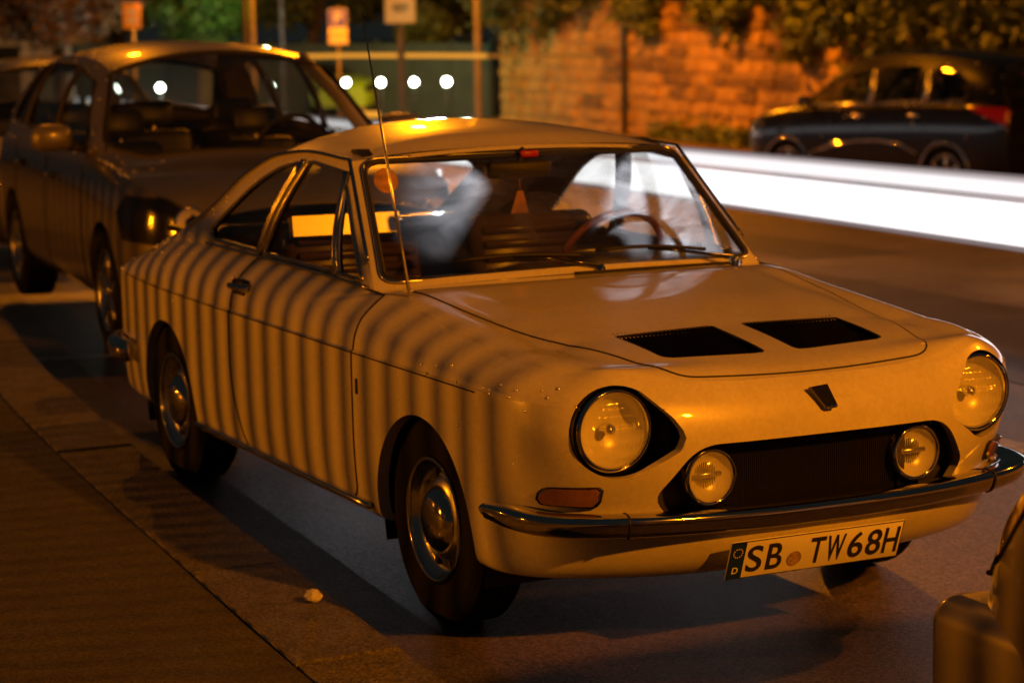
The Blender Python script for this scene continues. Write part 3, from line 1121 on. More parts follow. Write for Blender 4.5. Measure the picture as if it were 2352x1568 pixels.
    # windscreen
    def scr(s, t, out=0.0):
        s = np.clip(s, -1, 1)
        B = np.array([Bx(s), .652 * s, .846 + (.868 - .846) * (1 - s * s)])
        T = np.array([-.89 + .028 * (1 - s * s), .564 * s, 1.196 + .028 * (1 - s * s)])
        n = np.array([.68, .0, .73])
        return B * (1 - t) + T * t + n * (.018 * math.sin(math.pi * t) * (1 - s ** 6) + out)
    pv, pf = grid(lambda u, v: (u * 2 - 1, v, 0), 71, 36)
    glass_poly = round_poly([(-.955, .045), (.955, .045), (.945, .968), (-.945, .968)], .09, 7)
    (ov, of), (gv, gf) = cut(pv, pf, glass_poly, (0, 1))
    body.add(np.array([scr(a, b) for a, b, _ in ov]), of)
    gm = np.array([scr(a, b, -.004) for a, b, _ in gv])
    ws = mesh('windscreen', gm, gf, 'windscreen_glass', root)
    frm = [scr(a, b, .001) for a, b in glass_poly]
    mesh('windscreen_seal', *tube(frm, .0105, 8, True), 'black', ws)
    frm2 = [scr(a * 1.012, .5 + (b - .5) * 1.03, .008) for a, b in glass_poly]
    mesh('windscreen_trim', *tube(frm2, .005, 6, True), 'dull_chrome', ws)
    # oval sticker inside the near top corner of the windscreen
    st = Acc()
    cs, ct = -.845, .800
    ring = [scr(cs + .062 * math.cos(t), ct + .105 * math.sin(t), .003) for t in np.linspace(0, 2 * math.pi, 25)[:-1]]
    st.add(np.array([scr(cs, ct, .003)] + ring), [(0, i + 1, (i + 1) % 24 + 1) for i in range(24)])
    st.obj('oval_sticker', 'sticker', ws)
    body_o = body.obj('body', 'white_paint', root, sharp=38)

    # --- lamps
    for sg in (-1, 1):
        c = np.array([.0, sg * .546, .622])
        h = bpy.data.objects.new('headlight', None)
        COL.objects.link(h)
        h.parent = root
        mesh('bucket', *lathe([(.112, .700), (.116, .60), (.10, .56), (.001, .56)], 40, 'x', c), 'black', h)
        ring = [(.106, .672), (.107, .690), (.104, .706), (.098, .712), (.093, .706), (.092, .692)]
        mesh('ring', *lathe(ring, 48, 'x', c), 'chrome', h)
        mesh('reflector', *lathe([(.092, .697), (.082, .678), (.064, .660), (.040, .648), (.001, .642)], 40, 'x', c), 'reflector', h)
        mesh('bulb_shield', *lathe([(.001, .690), (.012, .687), (.015, .670), (.010, .645)], 16, 'x', c), 'dull_chrome', h)
        # fluted lens: a dome with upright ribs and a few cross prisms
        lv_, nr, nt_ = [], 26, 72
        for a_ in range(nr + 1):
            r = .093 * a_ / nr
            for b_ in range(nt_):
                t = 2 * math.pi * b_ / nt_
                y, z = r * math.cos(t), r * math.sin(t)
                fade = 1 - (r / .093) ** 6
                x = .702 + .032 * (1 - (r / .093) ** 2.2) + fade * (.0026 * math.sin(2 * math.pi * y / .0145) + .0024 * math.sin(2 * math.pi * z / .034 + .6))
                lv_.append(c + np.array([x, y, z]))
        lf_ = [(a_ * nt_ + b_, a_ * nt_ + (b_ + 1) % nt_, (a_ + 1) * nt_ + (b_ + 1) % nt_, (a_ + 1) * nt_ + b_) for a_ in range(nr) for b_ in range(nt_)]
        mesh('lens', np.array(lv_), lf_, 'lens_glass', h)
        # dark floor of the tear-drop recess
        tip = [(.55, sg * .66, .73), (.55, sg * .66, .51), (.595, sg * .50, .51), (.70, sg * .39, .56), (.70, sg * .39, .66), (.595, sg * .50, .74)]
        mesh('recess_panel', np.array(tip), [(0, 1, 2, 5), (2, 3, 4, 5)], 'black', h, smooth=False)
        # fog lamp
        f = bpy.data.objects.new('fog_lamp', None)
        COL.objects.link(f)
        f.parent = root
        c = np.array([0, sg * .309, .494])
        mesh('bowl', *lathe([(.070, .762), (.068, .73), (.050, .695), (.001, .685)], 32, 'x', c), 'dull_chrome', f)
        mesh('ring', *lathe([(.068, .752), (.073, .758), (.074, .766), (.068, .772), (.063, .768)], 40, 'x', c), 'chrome', f)
        mesh('reflector', *lathe([(.064, .764), (.052, .746), (.03, .735), (.001, .731)], 32, 'x', c), 'reflector', f)
        mesh('lens', *lathe([(.064, .766), (.055, .778), (.030, .786), (.001, .788)], 32, 'x', c), 'fog_glass', f)
        mesh('bulb_shield', *rbox(c + np.array([.752, 0, .004]), (.012, .075, .014), .005, n=2), 'dull_chrome', f)
        mesh('bracket', *tube([c + np.array([.72, 0, -.06]), c + np.array([.72, 0, -.12])], .009, 6), 'black', f)
        # indicator
        q = inds[0 if sg < 0 else 1]
        i_ = bpy.data.objects.new('indicator', None)
        COL.objects.link(i_)
        i_.parent = root
        n = np.array([.75, sg * .66, 0])
        V, F = q
        V = V.copy()
        cen = V.mean(0)
        L = cen + (V - cen) * np.array([.9, .9, .86]) + n * .016
        ring_ = Acc()
        r_ = rim(V, F, lambda A: n * .010)
        ring_.add(*r_)
        mesh('base', V + n * .001, F, 'dull_chrome', i_)
        ring_.obj('bezel', 'black', i_)
        lp = Acc()
        lp.add(L, F)
        lp.add(*rim(L, F, lambda A: -n * .016))
        lp.obj('lens', 'amber_lens', i_)
    # --- grille
    gp = gr
    back = Acc()
    back.add(np.array([(.690, y, z) for y, z in gp]), [tuple(range(len(gp)))])
    gw = Acc()
    n = len(gp)
    Xf = lambda y: float(np.interp(abs(y), [0, .3, .47], [.80, .78, .70])) - .02
    gw.add(np.array([(Xf(y), y, z) for y, z in gp] + [(.69, y, z) for y, z in gp]), [(i, (i + 1) % n, (i + 1) % n + n, i + n) for i in range(n)])
    gw.obj('grille_surround', 'black', root)
    back.obj('radiator_panel', 'black', root)
    a = Acc()
    for k in range(-56, 57):
        y = k * .006
        a.add(*box((.733, y, .48), (.008, .0016, .185)))
    for k in range(12):
        a.add(*box((.729, 0, .395 + k * .0155), (.004, .69, .003)))
    a.obj('grille', 'mesh_black', root, smooth=False)
    mesh('grille_bar', *box((.742, .275, .475), (.008, .022, .19)), 'black_gloss', root, smooth=False)
    # emblem on the nose
    e = Acc()
    P = np.array([(.799, -.048, .699), (.796, .004, .702), (.817, .022, .648), (.818, -.012, .646)])
    P2 = P + np.array([.012, 0, .004])
    e.add(np.concatenate([P, P2]), [(3, 2, 1, 0), (4, 5, 6, 7), (0, 1, 5, 4), (1, 2, 6, 5), (2, 3, 7, 6), (3, 0, 4, 7)])
    eb = e.obj('emblem', 'black_gloss', root, smooth=False)
    mesh('emblem_foot', *rbox((.828, .005, .652), (.012, .028, .010), .004, n=2), 'chrome', eb)
    # --- bumper
    path = smooth_poly([(.44, -.790), (.56, -.782), (.66, -.752), (.735, -.675), (.785, -.55), (.822, -.36), (.840, -.15), (.842, 0), (.840, .15), (.822, .36), (.785, .55), (.735, .675), (.66, .752), (.56, .782), (.44, .790)], 5, closed=False)
    prof = [(-.095, .016), (-.060, .027), (-.024, .030), (-.006, .026), (.001, .017), (.0, .006), (-.005, -.010), (-.012, -.022), (-.026, -.029), (-.060, -.028), (-.095, -.014)]
    bV, bF = [], []
    for i, p in enumerate(path):
        t = path[min(i + 1, len(path) - 1)] - path[max(i - 1, 0)]
        t = t / np.linalg.norm(t)
        nrm = np.array([t[1], -t[0]])
        endf = min(1, min(i, len(path) - 1 - i) / 5)
        sc = .62 + .38 * math.sin(endf * math.pi / 2)
        zc_ = .388 + .012 * (abs(p[1]) / .78) ** 2
        for (o_, dz) in prof:
            q = p + nrm * o_ * (1 if o_ > -.02 else (.5 + .5 * endf))
            bV.append((q[0], q[1], zc_ + dz * sc))
    m_ = len(prof)
    for i in range(len(path) - 1):
        for k in range(m_):
            bF.append((i * m_ + k, i * m_ + (k + 1) % m_, (i + 1) * m_ + (k + 1) % m_, (i + 1) * m_ + k))
    bF += [tuple(range(m_)), tuple(reversed(range((len(path) - 1) * m_, len(path) * m_)))]
    bo = mesh('front_bumper', np.array(bV), bF, 'chrome', root)
    for k in (20, 50):
        p = path[k]
        sl = [np.array(bV[k * m_ + j]) + np.array([.002, 0, 0]) for j in range(m_)]
        mesh('bumper_joint', *tube(sl, .003, 5, True), 'black', bo)
    # rear bumper end
    rb = smooth_poly([(-2.62, -.765), (-2.82, -.745), (-2.95, -.66), (-3.0, -.4), (-3.01, 0), (-3.0, .4), (-2.95, .66), (-2.82, .745), (-2.62, .765)], 5, closed=False)
    mesh('rear_bumper', *tube([(x, y, .415) for x, y in rb], .042, 10), 'chrome', root)
    # --- number plate: tilted, under the bumper
    tl = R(20)
    ux = np.array([0, 1.0, 0])
    uz = np.array([math.sin(tl), 0, math.cos(tl)])
    un = np.array([math.cos(tl), 0, -math.sin(tl)])
    pc = np.array([.792, -.018, .283])
    np_ = bpy.data.objects.new('number_plate', None)
    COL.objects.link(np_)
    np_.parent = root

    def flat(V, off, dx=0, dz=0, sx=1, sz=1):
        V = np.asarray(V)
        return np.array([pc + ux * (v[0] * sx + dx) + uz * (v[1] * sz + dz) + un * (off + v[2]) for v in V])
    V, F = rbox((0, 0, 0), (.52, .110, .004), .0015, n=2)
    mesh('plate', flat(V, 0), F, 'plate_white', np_)
    fr_ = [(-.258, -.053, 0), (.258, -.053, 0), (.258, .053, 0), (-.258, .053, 0)]
    mesh('plate_border', flat(tube(fr_, .0013, 4, True)[0], .003), tube(fr_, .0013, 4, True)[1], 'sign_black', np_)
    V, F = box((0, 0, 0), (.043, .102, .001))
    mesh('country_band', flat(V, .0030, -.236), F, 'plate_blue', np_, smooth=False)
    for k in range(12):
        t = 2 * math.pi * k / 12
        V, F = lathe([(.0024, 0), (.0001, .0003)], 5, 'z')
        mesh('star', flat(V, .004, -.236 + .0125 * math.cos(t), .022 + .0125 * math.sin(t)), F, 'gold', np_, smooth=False)
    V, F = text_mesh('D', .026)
    mesh('letter', flat(V, .0042, -.236, -.028), F, 'plate_white', np_, smooth=False)
    for ch, u in (('S', .148), ('B', .262), ('T', .505), ('W', .612), ('6', .732), ('8', .838), ('H', .940)):
        V, F = text_mesh(ch, .1)
        ex = V.max(0) - V.min(0)
        wd = .054 if ch == 'W' else .045
        mesh('letter', flat(V, .0036, (u - .5) * .52, 0, wd / ex[0], .076 / ex[1]), F, 'sign_black', np_, smooth=False)
    V, F = lathe([(.021, 0), (.021, .001), (.001, .0012)], 24, 'z')
    mesh('seal', flat(V, .003, (.378 - .5) * .52, -.016), F, 'seal', np_, smooth=False)
    mesh('plate_bracket', *box((.74, 0, .30), (.08, .30, .03)), 'black', np_, smooth=False)
    # --- aerial
    base = np.array([-.33, -.622, .812])
    tipp = np.array([-.60, -.640, 1.640])
    ae = mesh('aerial', *tube([base, base * .55 + tipp * .45, tipp], .003, 6, rad=[.0062, .0046, .0022]), 'dull_chrome', root)
    mesh('aerial_base', *lathe([(.017, -.012), (.015, .008), (.007, .03), (.001, .034)], 16, 'z', base), 'black', ae)
    # --- wipers
    for (py, tipy) in ((.035, -.36), (.50, .12)):
        piv = np.array([-.425, py, .872])
        w = mesh('wiper', *tube([piv + np.array([0, 0, .012]), scr((py - .16) / .652, .085, .018), scr((py - .27) / .652, .115, .016)], .0055, 6), 'black_gloss', root)
        bl = [scr((py - .05 - .40 * k / 6) / .652, .10 + .02 * math.sin(k / 6 * math.pi) + .03 * k / 6, .010) for k in range(7)]
        mesh('blade', *tube(bl, .006, 5), 'black', w)
        mesh('pivot', *lathe([(.016, -.02), (.016, .004), (.010, .016), (.001, .018)], 14, 'z', piv), 'chrome', w)
    # cowl strip
    cw = [np.array([Bx(s) + .028, .652 * s, float(zc(Bx(s) + .02)) + .006 - .018 * s * s]) for s in np.linspace(-.1, .85, 24)]
    mesh('cowl_vent', *tube(cw, .005, 5), 'black', root)
    # side trim: sill strips and badge
    for sg in (-1, 1):
        mesh('sill_trim', *tube([(x, sg * .760, .262) for x in np.linspace(-.34, -1.86, 10)], .010, 6), 'dull_chrome', root)
        mesh('side_badge', *rbox((-.405, sg * .766, .595), (.012, .006, .045), .003, n=2), 'black', root)
        mesh('body_crease_line', *tube([(x, sg * (float(W(x)) + .0005), .687) for x in np.linspace(-2.75, .36, 60)], .0022, 5), 'black', root)
        for cx in (.01, -2.20):
            aa = np.linspace(-.3, math.pi + .3, 30)
            liner = np.array([[(cx + .33 * math.cos(t), sg * y, .265 + .33 * math.sin(t)) for y in (.725, .38)] for t in aa])
            mesh('wheel_arch_liner', *gridV(liner), 'black', root)
        mesh('inner_sill', np.array([(.36, sg * .64, .225), (-2.9, sg * .64, .225), (-2.9, sg * .64, .55), (.36, sg * .64, .55)]), [(0, 1, 2, 3)], 'black', root, smooth=False) if False else None
    mesh('underbody', *box((-1.15, 0, .245), (3.35, 1.20, .02)), 'black', root, smooth=False)
    for cx, nm in ((.0, 'front'), (-2.22, 'rear')):
        for sg in (-1, 1):
            wheel('wheel', root, (cx, sg * .642, .283), .283, .155, .166, sg)
    # --- inside
    cab = Acc()
    mesh('headlining', fV[:, :] * np.array([1, .96, 1]) - np.array([0, 0, .018]), [f for f in fF if fV[list(f)][:, 0].min() > -2.05 and fV[list(f)][:, 0].max() < -.93], 'headlining', root)
    for sg in (-1, 1):
        mesh('door_lining', np.array([(-.50, sg * .635, .26), (-2.3, sg * .62, .26), (-2.3, sg * .62, .845), (-.50, sg * .635, .835)]), [(0, 1, 2, 3)], 'dark_vinyl', root, smooth=False)
    mesh('cabin_floor', *box((-1.5, 0, .30), (2.0, 1.24, .02)), 'dark_vinyl', root, smooth=False)
    da = Acc()
    da.add(*rbox((-.66, 0, .775), (.34, 1.26, .13), .05)).add(*rbox((-.80, .34, .845), (.16, .36, .07), .03))
    da.obj('dashboard', 'dark_vinyl', root)
    sw = bpy.data.objects.new('steering_wheel', None)
    COL.objects.link(sw)
    sw.parent = root
    cc = np.array([-.93, .345, .835])
    ax_ = np.array([-math.cos(R(28)), 0, math.sin(R(28))])
    e2 = np.array([math.sin(R(28)), 0, math.cos(R(28))])
    e1 = np.array([0, 1.0, 0])
    mesh('rim', *tube([cc + .185 * (math.cos(t) * e1 + math.sin(t) * e2) for t in np.linspace(0, 2 * math.pi, 41)[:-1]], .012, 8, True), 'wood', sw)
    for t in (R(0), R(180), R(270)):
        mesh('spoke', *tube([cc - ax_ * .02, cc + .18 * (math.cos(t) * e1 + math.sin(t) * e2)], .009, 6), 'dull_chrome', sw)
    mesh('column', *tube([cc, cc - ax_ * .35], .03, 10), 'dark_vinyl', sw)
    for sg in (-1, 1):
        s = bpy.data.objects.new('front_seat', None)
        COL.objects.link(s)
        s.parent = root
        yc = sg * .335
        mesh('cushion', *rbox((-1.16, yc, .50), (.48, .50, .16), .05), 'vinyl', s)
        bk = R(-13)
        mesh('backrest', *rbox((-1.44, yc, .70), (.11, .48, .52), .05, ry=bk), 'vinyl', s)
        for k in range(9):
            z = .53 + .047 * k
            x = -1.375 - (z - .70) * math.tan(-bk)
            mesh('pleat', *rbox((x, yc, z), (.03, .42, .030), .013, ry=bk, n=2), 'vinyl', s)
        if sg < 0:
            mesh('headrest', *box((-1.375, yc - .06, .957), (.05, .36, .066), ry=bk, rz=R(-6)), 'pale_vinyl', s, smooth=False)
    rs = bpy.data.objects.new('rear_seat', None)
    COL.objects.link(rs)
    rs.parent = root
    mesh('cushion', *rbox((-1.85, 0, .48), (.42, 1.15, .16), .05), 'vinyl', rs)
    mesh('backrest', *rbox((-2.10, 0, .70), (.12, 1.15, .42), .05, ry=R(-18)), 'vinyl', rs)
    mesh('parcel_shelf', *box((-2.42, 0, .86), (.5, 1.16, .02)), 'dark_vinyl', root, smooth=False)
    # interior mirror, visor, freshener
    mi = bpy.data.objects.new('interior_mirror', None)
    COL.objects.link(mi)
    mi.parent = root
    mesh('housing', *rbox((-.785, -.052, 1.155), (.028, .205, .052), .012, rz=R(-8)), 'black', mi)
    mesh('stalk', *tube([(-.79, -.05, 1.17), (-.845, -.01, 1.215)], .007, 6), 'black', mi)
    mesh('red_clip', *rbox((-.81, -.005, 1.200), (.02, .06, .022), .006, n=2), 'red_plastic', mi)
    mesh('string', *tube([(-.78, -.055, 1.14), (-.775, -.055, 1.09)], .0015, 4), 'freshener', mi)
    frp = np.array([(-.775, -.066, 1.09), (-.775, -.046, 1.09), (-.775, -.028, 1.022), (-.775, -.088, 1.022)])
    mesh('air_freshener', np.concatenate([frp, frp + np.array([.004, 0, 0])]), [(3, 2, 1, 0), (4, 5, 6, 7), (0, 1, 5, 4), (1, 2, 6, 5), (2, 3, 7, 6), (3, 0, 4, 7)], 'freshener', mi, smooth=False)
    for sg in (-1, 1):
        mesh('sun_visor', *rbox((-.955, sg * .34, 1.212), (.10, .36, .012), .005, ry=R(10)), 'dark_vinyl', root)
    return root


coupe = build_coupe()

# ------------------------------------------------------------------ other cars: one lofted shell cut into body, glass and lamps
def build_car(name, label, sp, loc, rz, group=None):
    root = empty(name, label, 'car', loc, rz, group)
    xf, xr, hw, wb = sp['front'], sp['rear'], sp['hw'], sp['wb']
    zt, zb = pchip(*sp['top']), pchip(*sp['belt'])
    off = pchip(*sp.get('rail_off', ([xr, -1.6, -.9, -.45, xf], [.10, .07, .09, .20, .20])))
    yb0, yr0 = sp.get('yb', .92) * hw, sp.get('yr', .70) * hw
    n = 84
    u = np.linspace(0, 1, n)
    xs = xr + (xf - xr) * (.5 - .5 * np.cos(math.pi * u)) * .45 + (xf - xr) * u * .55
    xs = np.sort(np.concatenate([xs]))

    def wscale(x):
        d = max(0, (x - (xf - .75)) / .75)
        e = max(0, ((xr + .5) - x) / .5)
        return max(.05, (1 - (1 - sp.get('nose', .66) ** 3) * d ** 3) ** (1 / 3)) * (1 - (1 - sp.get('tailw', .86)) * e ** 3)
    sill = sp.get('sill', .22)

    def section(x):
        s = wscale(x)
        w, b, t = hw * s, yb0 * s, float(zt(x))
        z_b = min(float(zb(x)), t - .015)
        dz = z_b - sill
        P = [(w * .88, sill), (w * .955, sill + .05 * dz / .6), (w * .985, sill + .2 * dz), (w, sill + .45 * dz), (w * .995, sill + .68 * dz), (w * .985, sill + .80 * dz), ((w + b) / 2 * 1.005, sill + .93 * dz), (b, z_b)]
        low = smooth_poly(P, 4, closed=False)
        zr = max(z_b + .006, t - float(off(x)))
        f = np.clip((zr - z_b) / sp.get('house', .42), 0, 1)
        yr = b + (yr0 * s - b) * f - .02 * (1 - f)
        mid = [(b + (yr - b) * k + .03 * math.sin(math.pi * k) * f, z_b + (zr - z_b) * k) for k in np.linspace(0, 1, 17)[1:]]
        top = [(yr * (1 - k), zr + (t - zr) * (1 - (1 - k) ** 2.3)) for k in np.linspace(0, 1, 18)[1:]]
        return list(low) + mid + top
    G = np.array([[(x, -y, z) for y, z in section(x)] for x in xs])
    nl = 29
    NS = G.shape[1]
    V, F = gridV(G)
    seg = np.array([j for i in range(len(xs) - 1) for j in range(NS - 1)])
    side_cells = [f for f, j in zip(F, seg) if j < nl - 1]
    win_cells = [f for f, j in zip(F, seg) if nl - 1 <= j < nl + 15]
    top_cells = [f for f, j in zip(F, seg) if j >= nl + 15]
    body = Acc()
    lo = compact(V, side_cells)
    wi = compact(V, win_cells)
    to = compact(V, top_cells)
    tr = sp['tyre']
    for cx in (0, -wb):
        r = tr * 1.13
        a = np.array([(cx + r * math.cos(t), tr + r * math.sin(t)) for t in np.linspace(-.3, math.pi + .3, 36)] + [(cx - r, .02), (cx + r, .02)])
        lo, _ = cut(*lo, a, (0, 2))
        q = rim(*lo, (0, .05, 0), near_poly(a, (0, 2)))
        body.add(*q).add(*mirror(*q))
        aa = np.linspace(-.3, math.pi + .3, 20)
        for sg in (-1, 1):
            lin = np.array([[(cx + r * 1.05 * math.cos(t), sg * y, tr + r * 1.05 * math.sin(t)) for y in (hw - .05, hw - .45)] for t in aa])
            mesh('wheel_arch_liner', *gridV(lin), 'black', root)
    # lamps: patches of the shell, taken out on both sides
    for nm, poly, ax, cond, m in sp.get('lamps', []):
        lo, q = cut(*lo, np.array(poly), ax, cond)
        if q[1]:
            for Q in (q, mirror(*q)):
                o = mesh(nm, Q[0], Q[1], m, root)
                seam(Q[0], Q[1], .006, 'lamp_seal', 'black', o)
    # side glass
    gl = sp.get('glass', 'tinted_glass')
    for nm, poly in sp.get('windows', []):
        pl = round_poly(poly, sp.get('wr', .04), 4)
        wi, q = cut(*wi, pl, (0, 2))
        if q[1]:
            for sg in (-1, 1):
                Q = q if sg < 0 else mirror(*q)
                g = mesh(nm, Q[0] - np.array([0, sg * .012, 0]), Q[1], gl, root)
                seam(Q[0], Q[1], .009, 'window_trim', 'black', g)
    full = both(*to)
    for nm, poly in sp.get('screens', []):
        pl = round_poly(poly, .07, 5)
        full, q = cut(*full, pl, (0, 1))
        if q[1]:
            g = mesh(nm, q[0] - np.array([0, 0, .006]), q[1], gl, root)
            seam(q[0], q[1], .014, 'screen_seal', 'black', g)
    body.add(*full)
    for Q in (lo, wi):
        body.add(*Q).add(*mirror(*Q))
    for i in (0, len(xs) - 1):
        c = [tuple(p) for p in G[i]]
        c = c + [(p[0], -p[1], p[2]) for p in reversed(c)]
        body.add(np.array(c), [tuple(range(len(c)))])
    body.obj('body', sp['paint'], root, sharp=40)
    mesh('underbody', *box(((xf + xr) / 2, 0, sill + .02), (xf - xr - .35, hw * 1.6, .03)), 'black', root, smooth=False)
    for cx in (0, -wb):
        for sg in (-1, 1):
            wheel('wheel', root, (cx, sg * (hw - .115), tr), tr, .20, sp.get('rim_r', .21), sg, sp.get('wheel', 'alloy'))
    # door seams, handles
    for xd in sp.get('seams', []):
        for sg in (-1, 1):
            pts = []
            for z in np.linspace(sill + .06, float(zb(xd)), 12):
                ys = np.interp(z, [p[1] for p in section(xd)[:nl]], [p[0] for p in section(xd)[:nl]])
                pts.append((xd, sg * (ys + .001), z))
            mesh('door_gap', *tube(pts, .004, 5), 'black', root)
    for xd, z in sp.get('handles', []):
        for sg in (-1, 1):
            ys = np.interp(z, [p[1] for p in section(xd)[:nl]], [p[0] for p in section(xd)[:nl]])
            mesh('door_handle', *rbox((xd, sg * (ys + .012), z), (.19, .03, .035), .012, n=2), sp.get('handle_m', sp['paint']), root)
    # door mirrors
    if 'mirror' in sp:
        mx, mz = sp['mirror']
        for sg in (-1, 1):
            m = mesh('door_mirror', *rbox((mx, sg * (hw + .10), mz), (.13, .21, .135), .05, n=3), sp.get('mirror_m', sp['paint']), root)
            mesh('mirror_glass', *rbox((mx - .064, sg * (hw + .10), mz), (.006, .17, .10), .003, n=2), 'chrome', m)
            mesh('mirror_arm', *tube([(mx + .02, sg * (hw - .07), mz - .06), (mx, sg * (hw + .05), mz - .04)], .025, 6), 'black', m)
    # seats inside
    if sp.get('seats', True):
        for sx, cnt in ((sp.get('seat_x', -1.35), 2), (sp.get('seat_x', -1.35) - .9, 3)):
            for k in range(cnt):
                yc = (k - (cnt - 1) / 2) * (.78 if cnt == 2 else .50)
                s = bpy.data.objects.new('seat', None)
                COL.objects.link(s)
                s.parent = root
                zb_ = float(zb(sx))
                mesh('backrest', *rbox((sx, yc, zb_ - .34), (.13, .46, .62), .06, ry=R(-12)), 'dark_vinyl', s)
                mesh('headrest', *rbox((sx - .10, yc, zb_ + .065), (.09, .26, .15), .04, ry=R(-12)), 'dark_vinyl', s)
                mesh('headrest_stay', *tube([(sx - .07, yc, zb_ - .08), (sx - .09, yc, zb_ + .02)], .012, 6), 'dull_chrome', s)
        mesh('dashboard', *rbox((-.42, 0, float(zb(-.4)) - .09), (.55, hw * 1.6, .16), .06), 'dark_vinyl', root)
        for sg in (-1, 1):
            mesh('door_lining', np.array([(-.3, sg * yb0 * .95, .3), (xr + .5, sg * yb0 * .92, .3), (xr + .5, sg * yb0 * .92, float(zb(xr + .6)) - .01), (-.3, sg * yb0 * .95, float(zb(-.3)) - .02)]), [(0, 1, 2, 3)], 'dark_vinyl', root, smooth=False)
        sw = mesh('steering_wheel', *tube([np.array([-.78, .36, float(zb(-.8)) - .02]) + .18 * (math.cos(t) * np.array([0, 1, 0]) + math.sin(t) * np.array([.45, 0, .89])) for t in np.linspace(0, 2 * math.pi, 25)[:-1]], .014, 6, True), 'black', root)
    return root


# silver hatchback parked behind the coupe
MPV = dict(front=.86, rear=-3.36, hw=.845, wb=2.58, tyre=.305, paint='silver_paint', rim_r=.20, house=.40, yr=.685,
           top=([-3.36, -3.25, -3.05, -2.6, -1.9, -1.3, -.95, -.70, -.35, .05, .5, .78, .86], [.92, 1.12, 1.36, 1.455, 1.50, 1.49, 1.455, 1.39, 1.19, .955, .895, .80, .70]),
           belt=([-3.36, -2.6, -.6, .0, .5, .78, .86], [.92, 1.00, .955, .905, .845, .76, .66]),
           windows=[('window', [(-1.45, .995), (-.60, .985), (-1.0, 1.30), (-1.45, 1.375)]), ('window', [(-2.35, 1.02), (-1.53, 1.0), (-1.53, 1.378), (-2.3, 1.385)]), ('quarter_window', [(-2.85, 1.05), (-2.45, 1.03), (-2.42, 1.375), (-2.65, 1.34)])],
           screens=[('windscreen', [(-.055, -.60), (-.40, -.735), (-.86, -.60), (-.885, 0), (-.86, .60), (-.40, .735), (-.055, .60), (-.0, 0)]), ('rear_window', [(-3.27, -.58), (-3.03, -.54), (-3.03, .54), (-3.27, .58)])],
           glass='glass', mirror=(-.66, 1.03), seams=[-.48, -1.49, -2.42], handles=[(-1.30, .80), (-2.25, .82)], seat_x=-1.5,
           lamps=[('headlight', [(.30, .60), (.36, .80), (1.0, .80), (1.0, .585)], (0, 2), lambda c: (c[:, 0] > .42) & (abs(c[:, 1]) > .36), 'black_gloss')])
mpv = build_car('parked_hatchback', 'silver grey hatchback with twin round headlamps parked behind the cream coupe', MPV, (-5.33, .79, 0), R(-4.6))
for sg in (-1, 1):
    hl_ = bpy.data.objects.new('headlamp_insert', None)
    COL.objects.link(hl_)
    hl_.parent = mpv
    for (dx, dy, r) in ((.835, .600, .074), (.878, .445, .058)):
        mesh('lamp_ring', *lathe([(r, 0), (r * 1.08, .012), (r, .024), (r * .9, .018)], 28, 'x', (dx, sg * dy, .695)), 'chrome', hl_)
        mesh('lamp_bowl', *lathe([(r * .9, .012), (r * .6, -.02), (.001, -.035)], 24, 'x', (dx, sg * dy, .695)), 'reflector', hl_)
mesh('front_grille', *box((.845, 0, .60), (.05, .70, .09)), 'black', mpv, smooth=False)
mesh('front_plate', *rbox((.878, 0, .42), (.012, .52, .11), .005, n=2), 'plate_white', mpv)
mesh('front_bumper', *rbox((.76, 0, .40), (.24, 1.46, .17), .075), 'silver_paint', mpv)

for sg in (1,):
    mesh('pillar_trim', *tube([(-.22, sg * .66, .95), (-.60, sg * .585, 1.19), (-.98, sg * .50, 1.40)], .034, 8), 'headlining', mpv)

# tall black people carrier parked across the street, pointing away to the left
SUV = dict(front=.92, rear=-3.55, hw=.90, wb=2.66, tyre=.325, paint='black_paint', rim_r=.225, house=.46, yr=.74,
           top=([-3.55, -3.48, -3.32, -2.9, -2.0, -1.4, -.95, -.55, -.05, .35, .65, .84, .92], [1.12, 1.40, 1.72, 1.83, 1.88, 1.86, 1.77, 1.58, 1.21, 1.09, 1.00, .88, .74]),
           belt=([-3.55, -2.6, -.6, .0, .5, .84, .92], [1.22, 1.22, 1.13, 1.08, .99, .84, .70]),
           windows=[('window', [(-1.28, 1.175), (-.20, 1.14), (-.72, 1.50), (-1.32, 1.64)]), ('window', [(-2.20, 1.215), (-1.50, 1.19), (-1.52, 1.655), (-2.15, 1.665)]), ('quarter_window', [(-2.95, 1.25), (-2.40, 1.23), (-2.36, 1.655), (-2.72, 1.63), (-2.93, 1.48)])],
           screens=[('windscreen', [(.20, -.62), (-.15, -.77), (-.80, -.62), (-.80, .62), (-.15, .77), (.20, .62)]), ('rear_window', [(-3.50, -.62), (-3.34, -.56), (-3.34, .56), (-3.50, .62)])],
           glass='tinted_glass', mirror=(-.40, 1.20), seams=[-.30, -1.40, -2.34], handles=[(-1.22, 1.02), (-2.15, 1.04)], seat_x=-1.55, handle_m='dull_chrome',
           lamps=[('headlight', [(.30, .70), (.30, .90), (1.0, .90), (1.0, .66)], (0, 2), lambda c: (c[:, 0] > .45) & (abs(c[:, 1]) > .40), 'lens_glass'),
                  ('tail_light', [(-3.7, .86), (-3.18, 1.08), (-2.92, 1.18), (-3.7, 1.16)], (0, 2), lambda c: abs(c[:, 1]) > .30, 'red_lens')])
suv = build_car('parked_people_carrier', 'tall black car with red tail lamp parked across the street by the ivy', SUV, (0, 0, 0), 0)

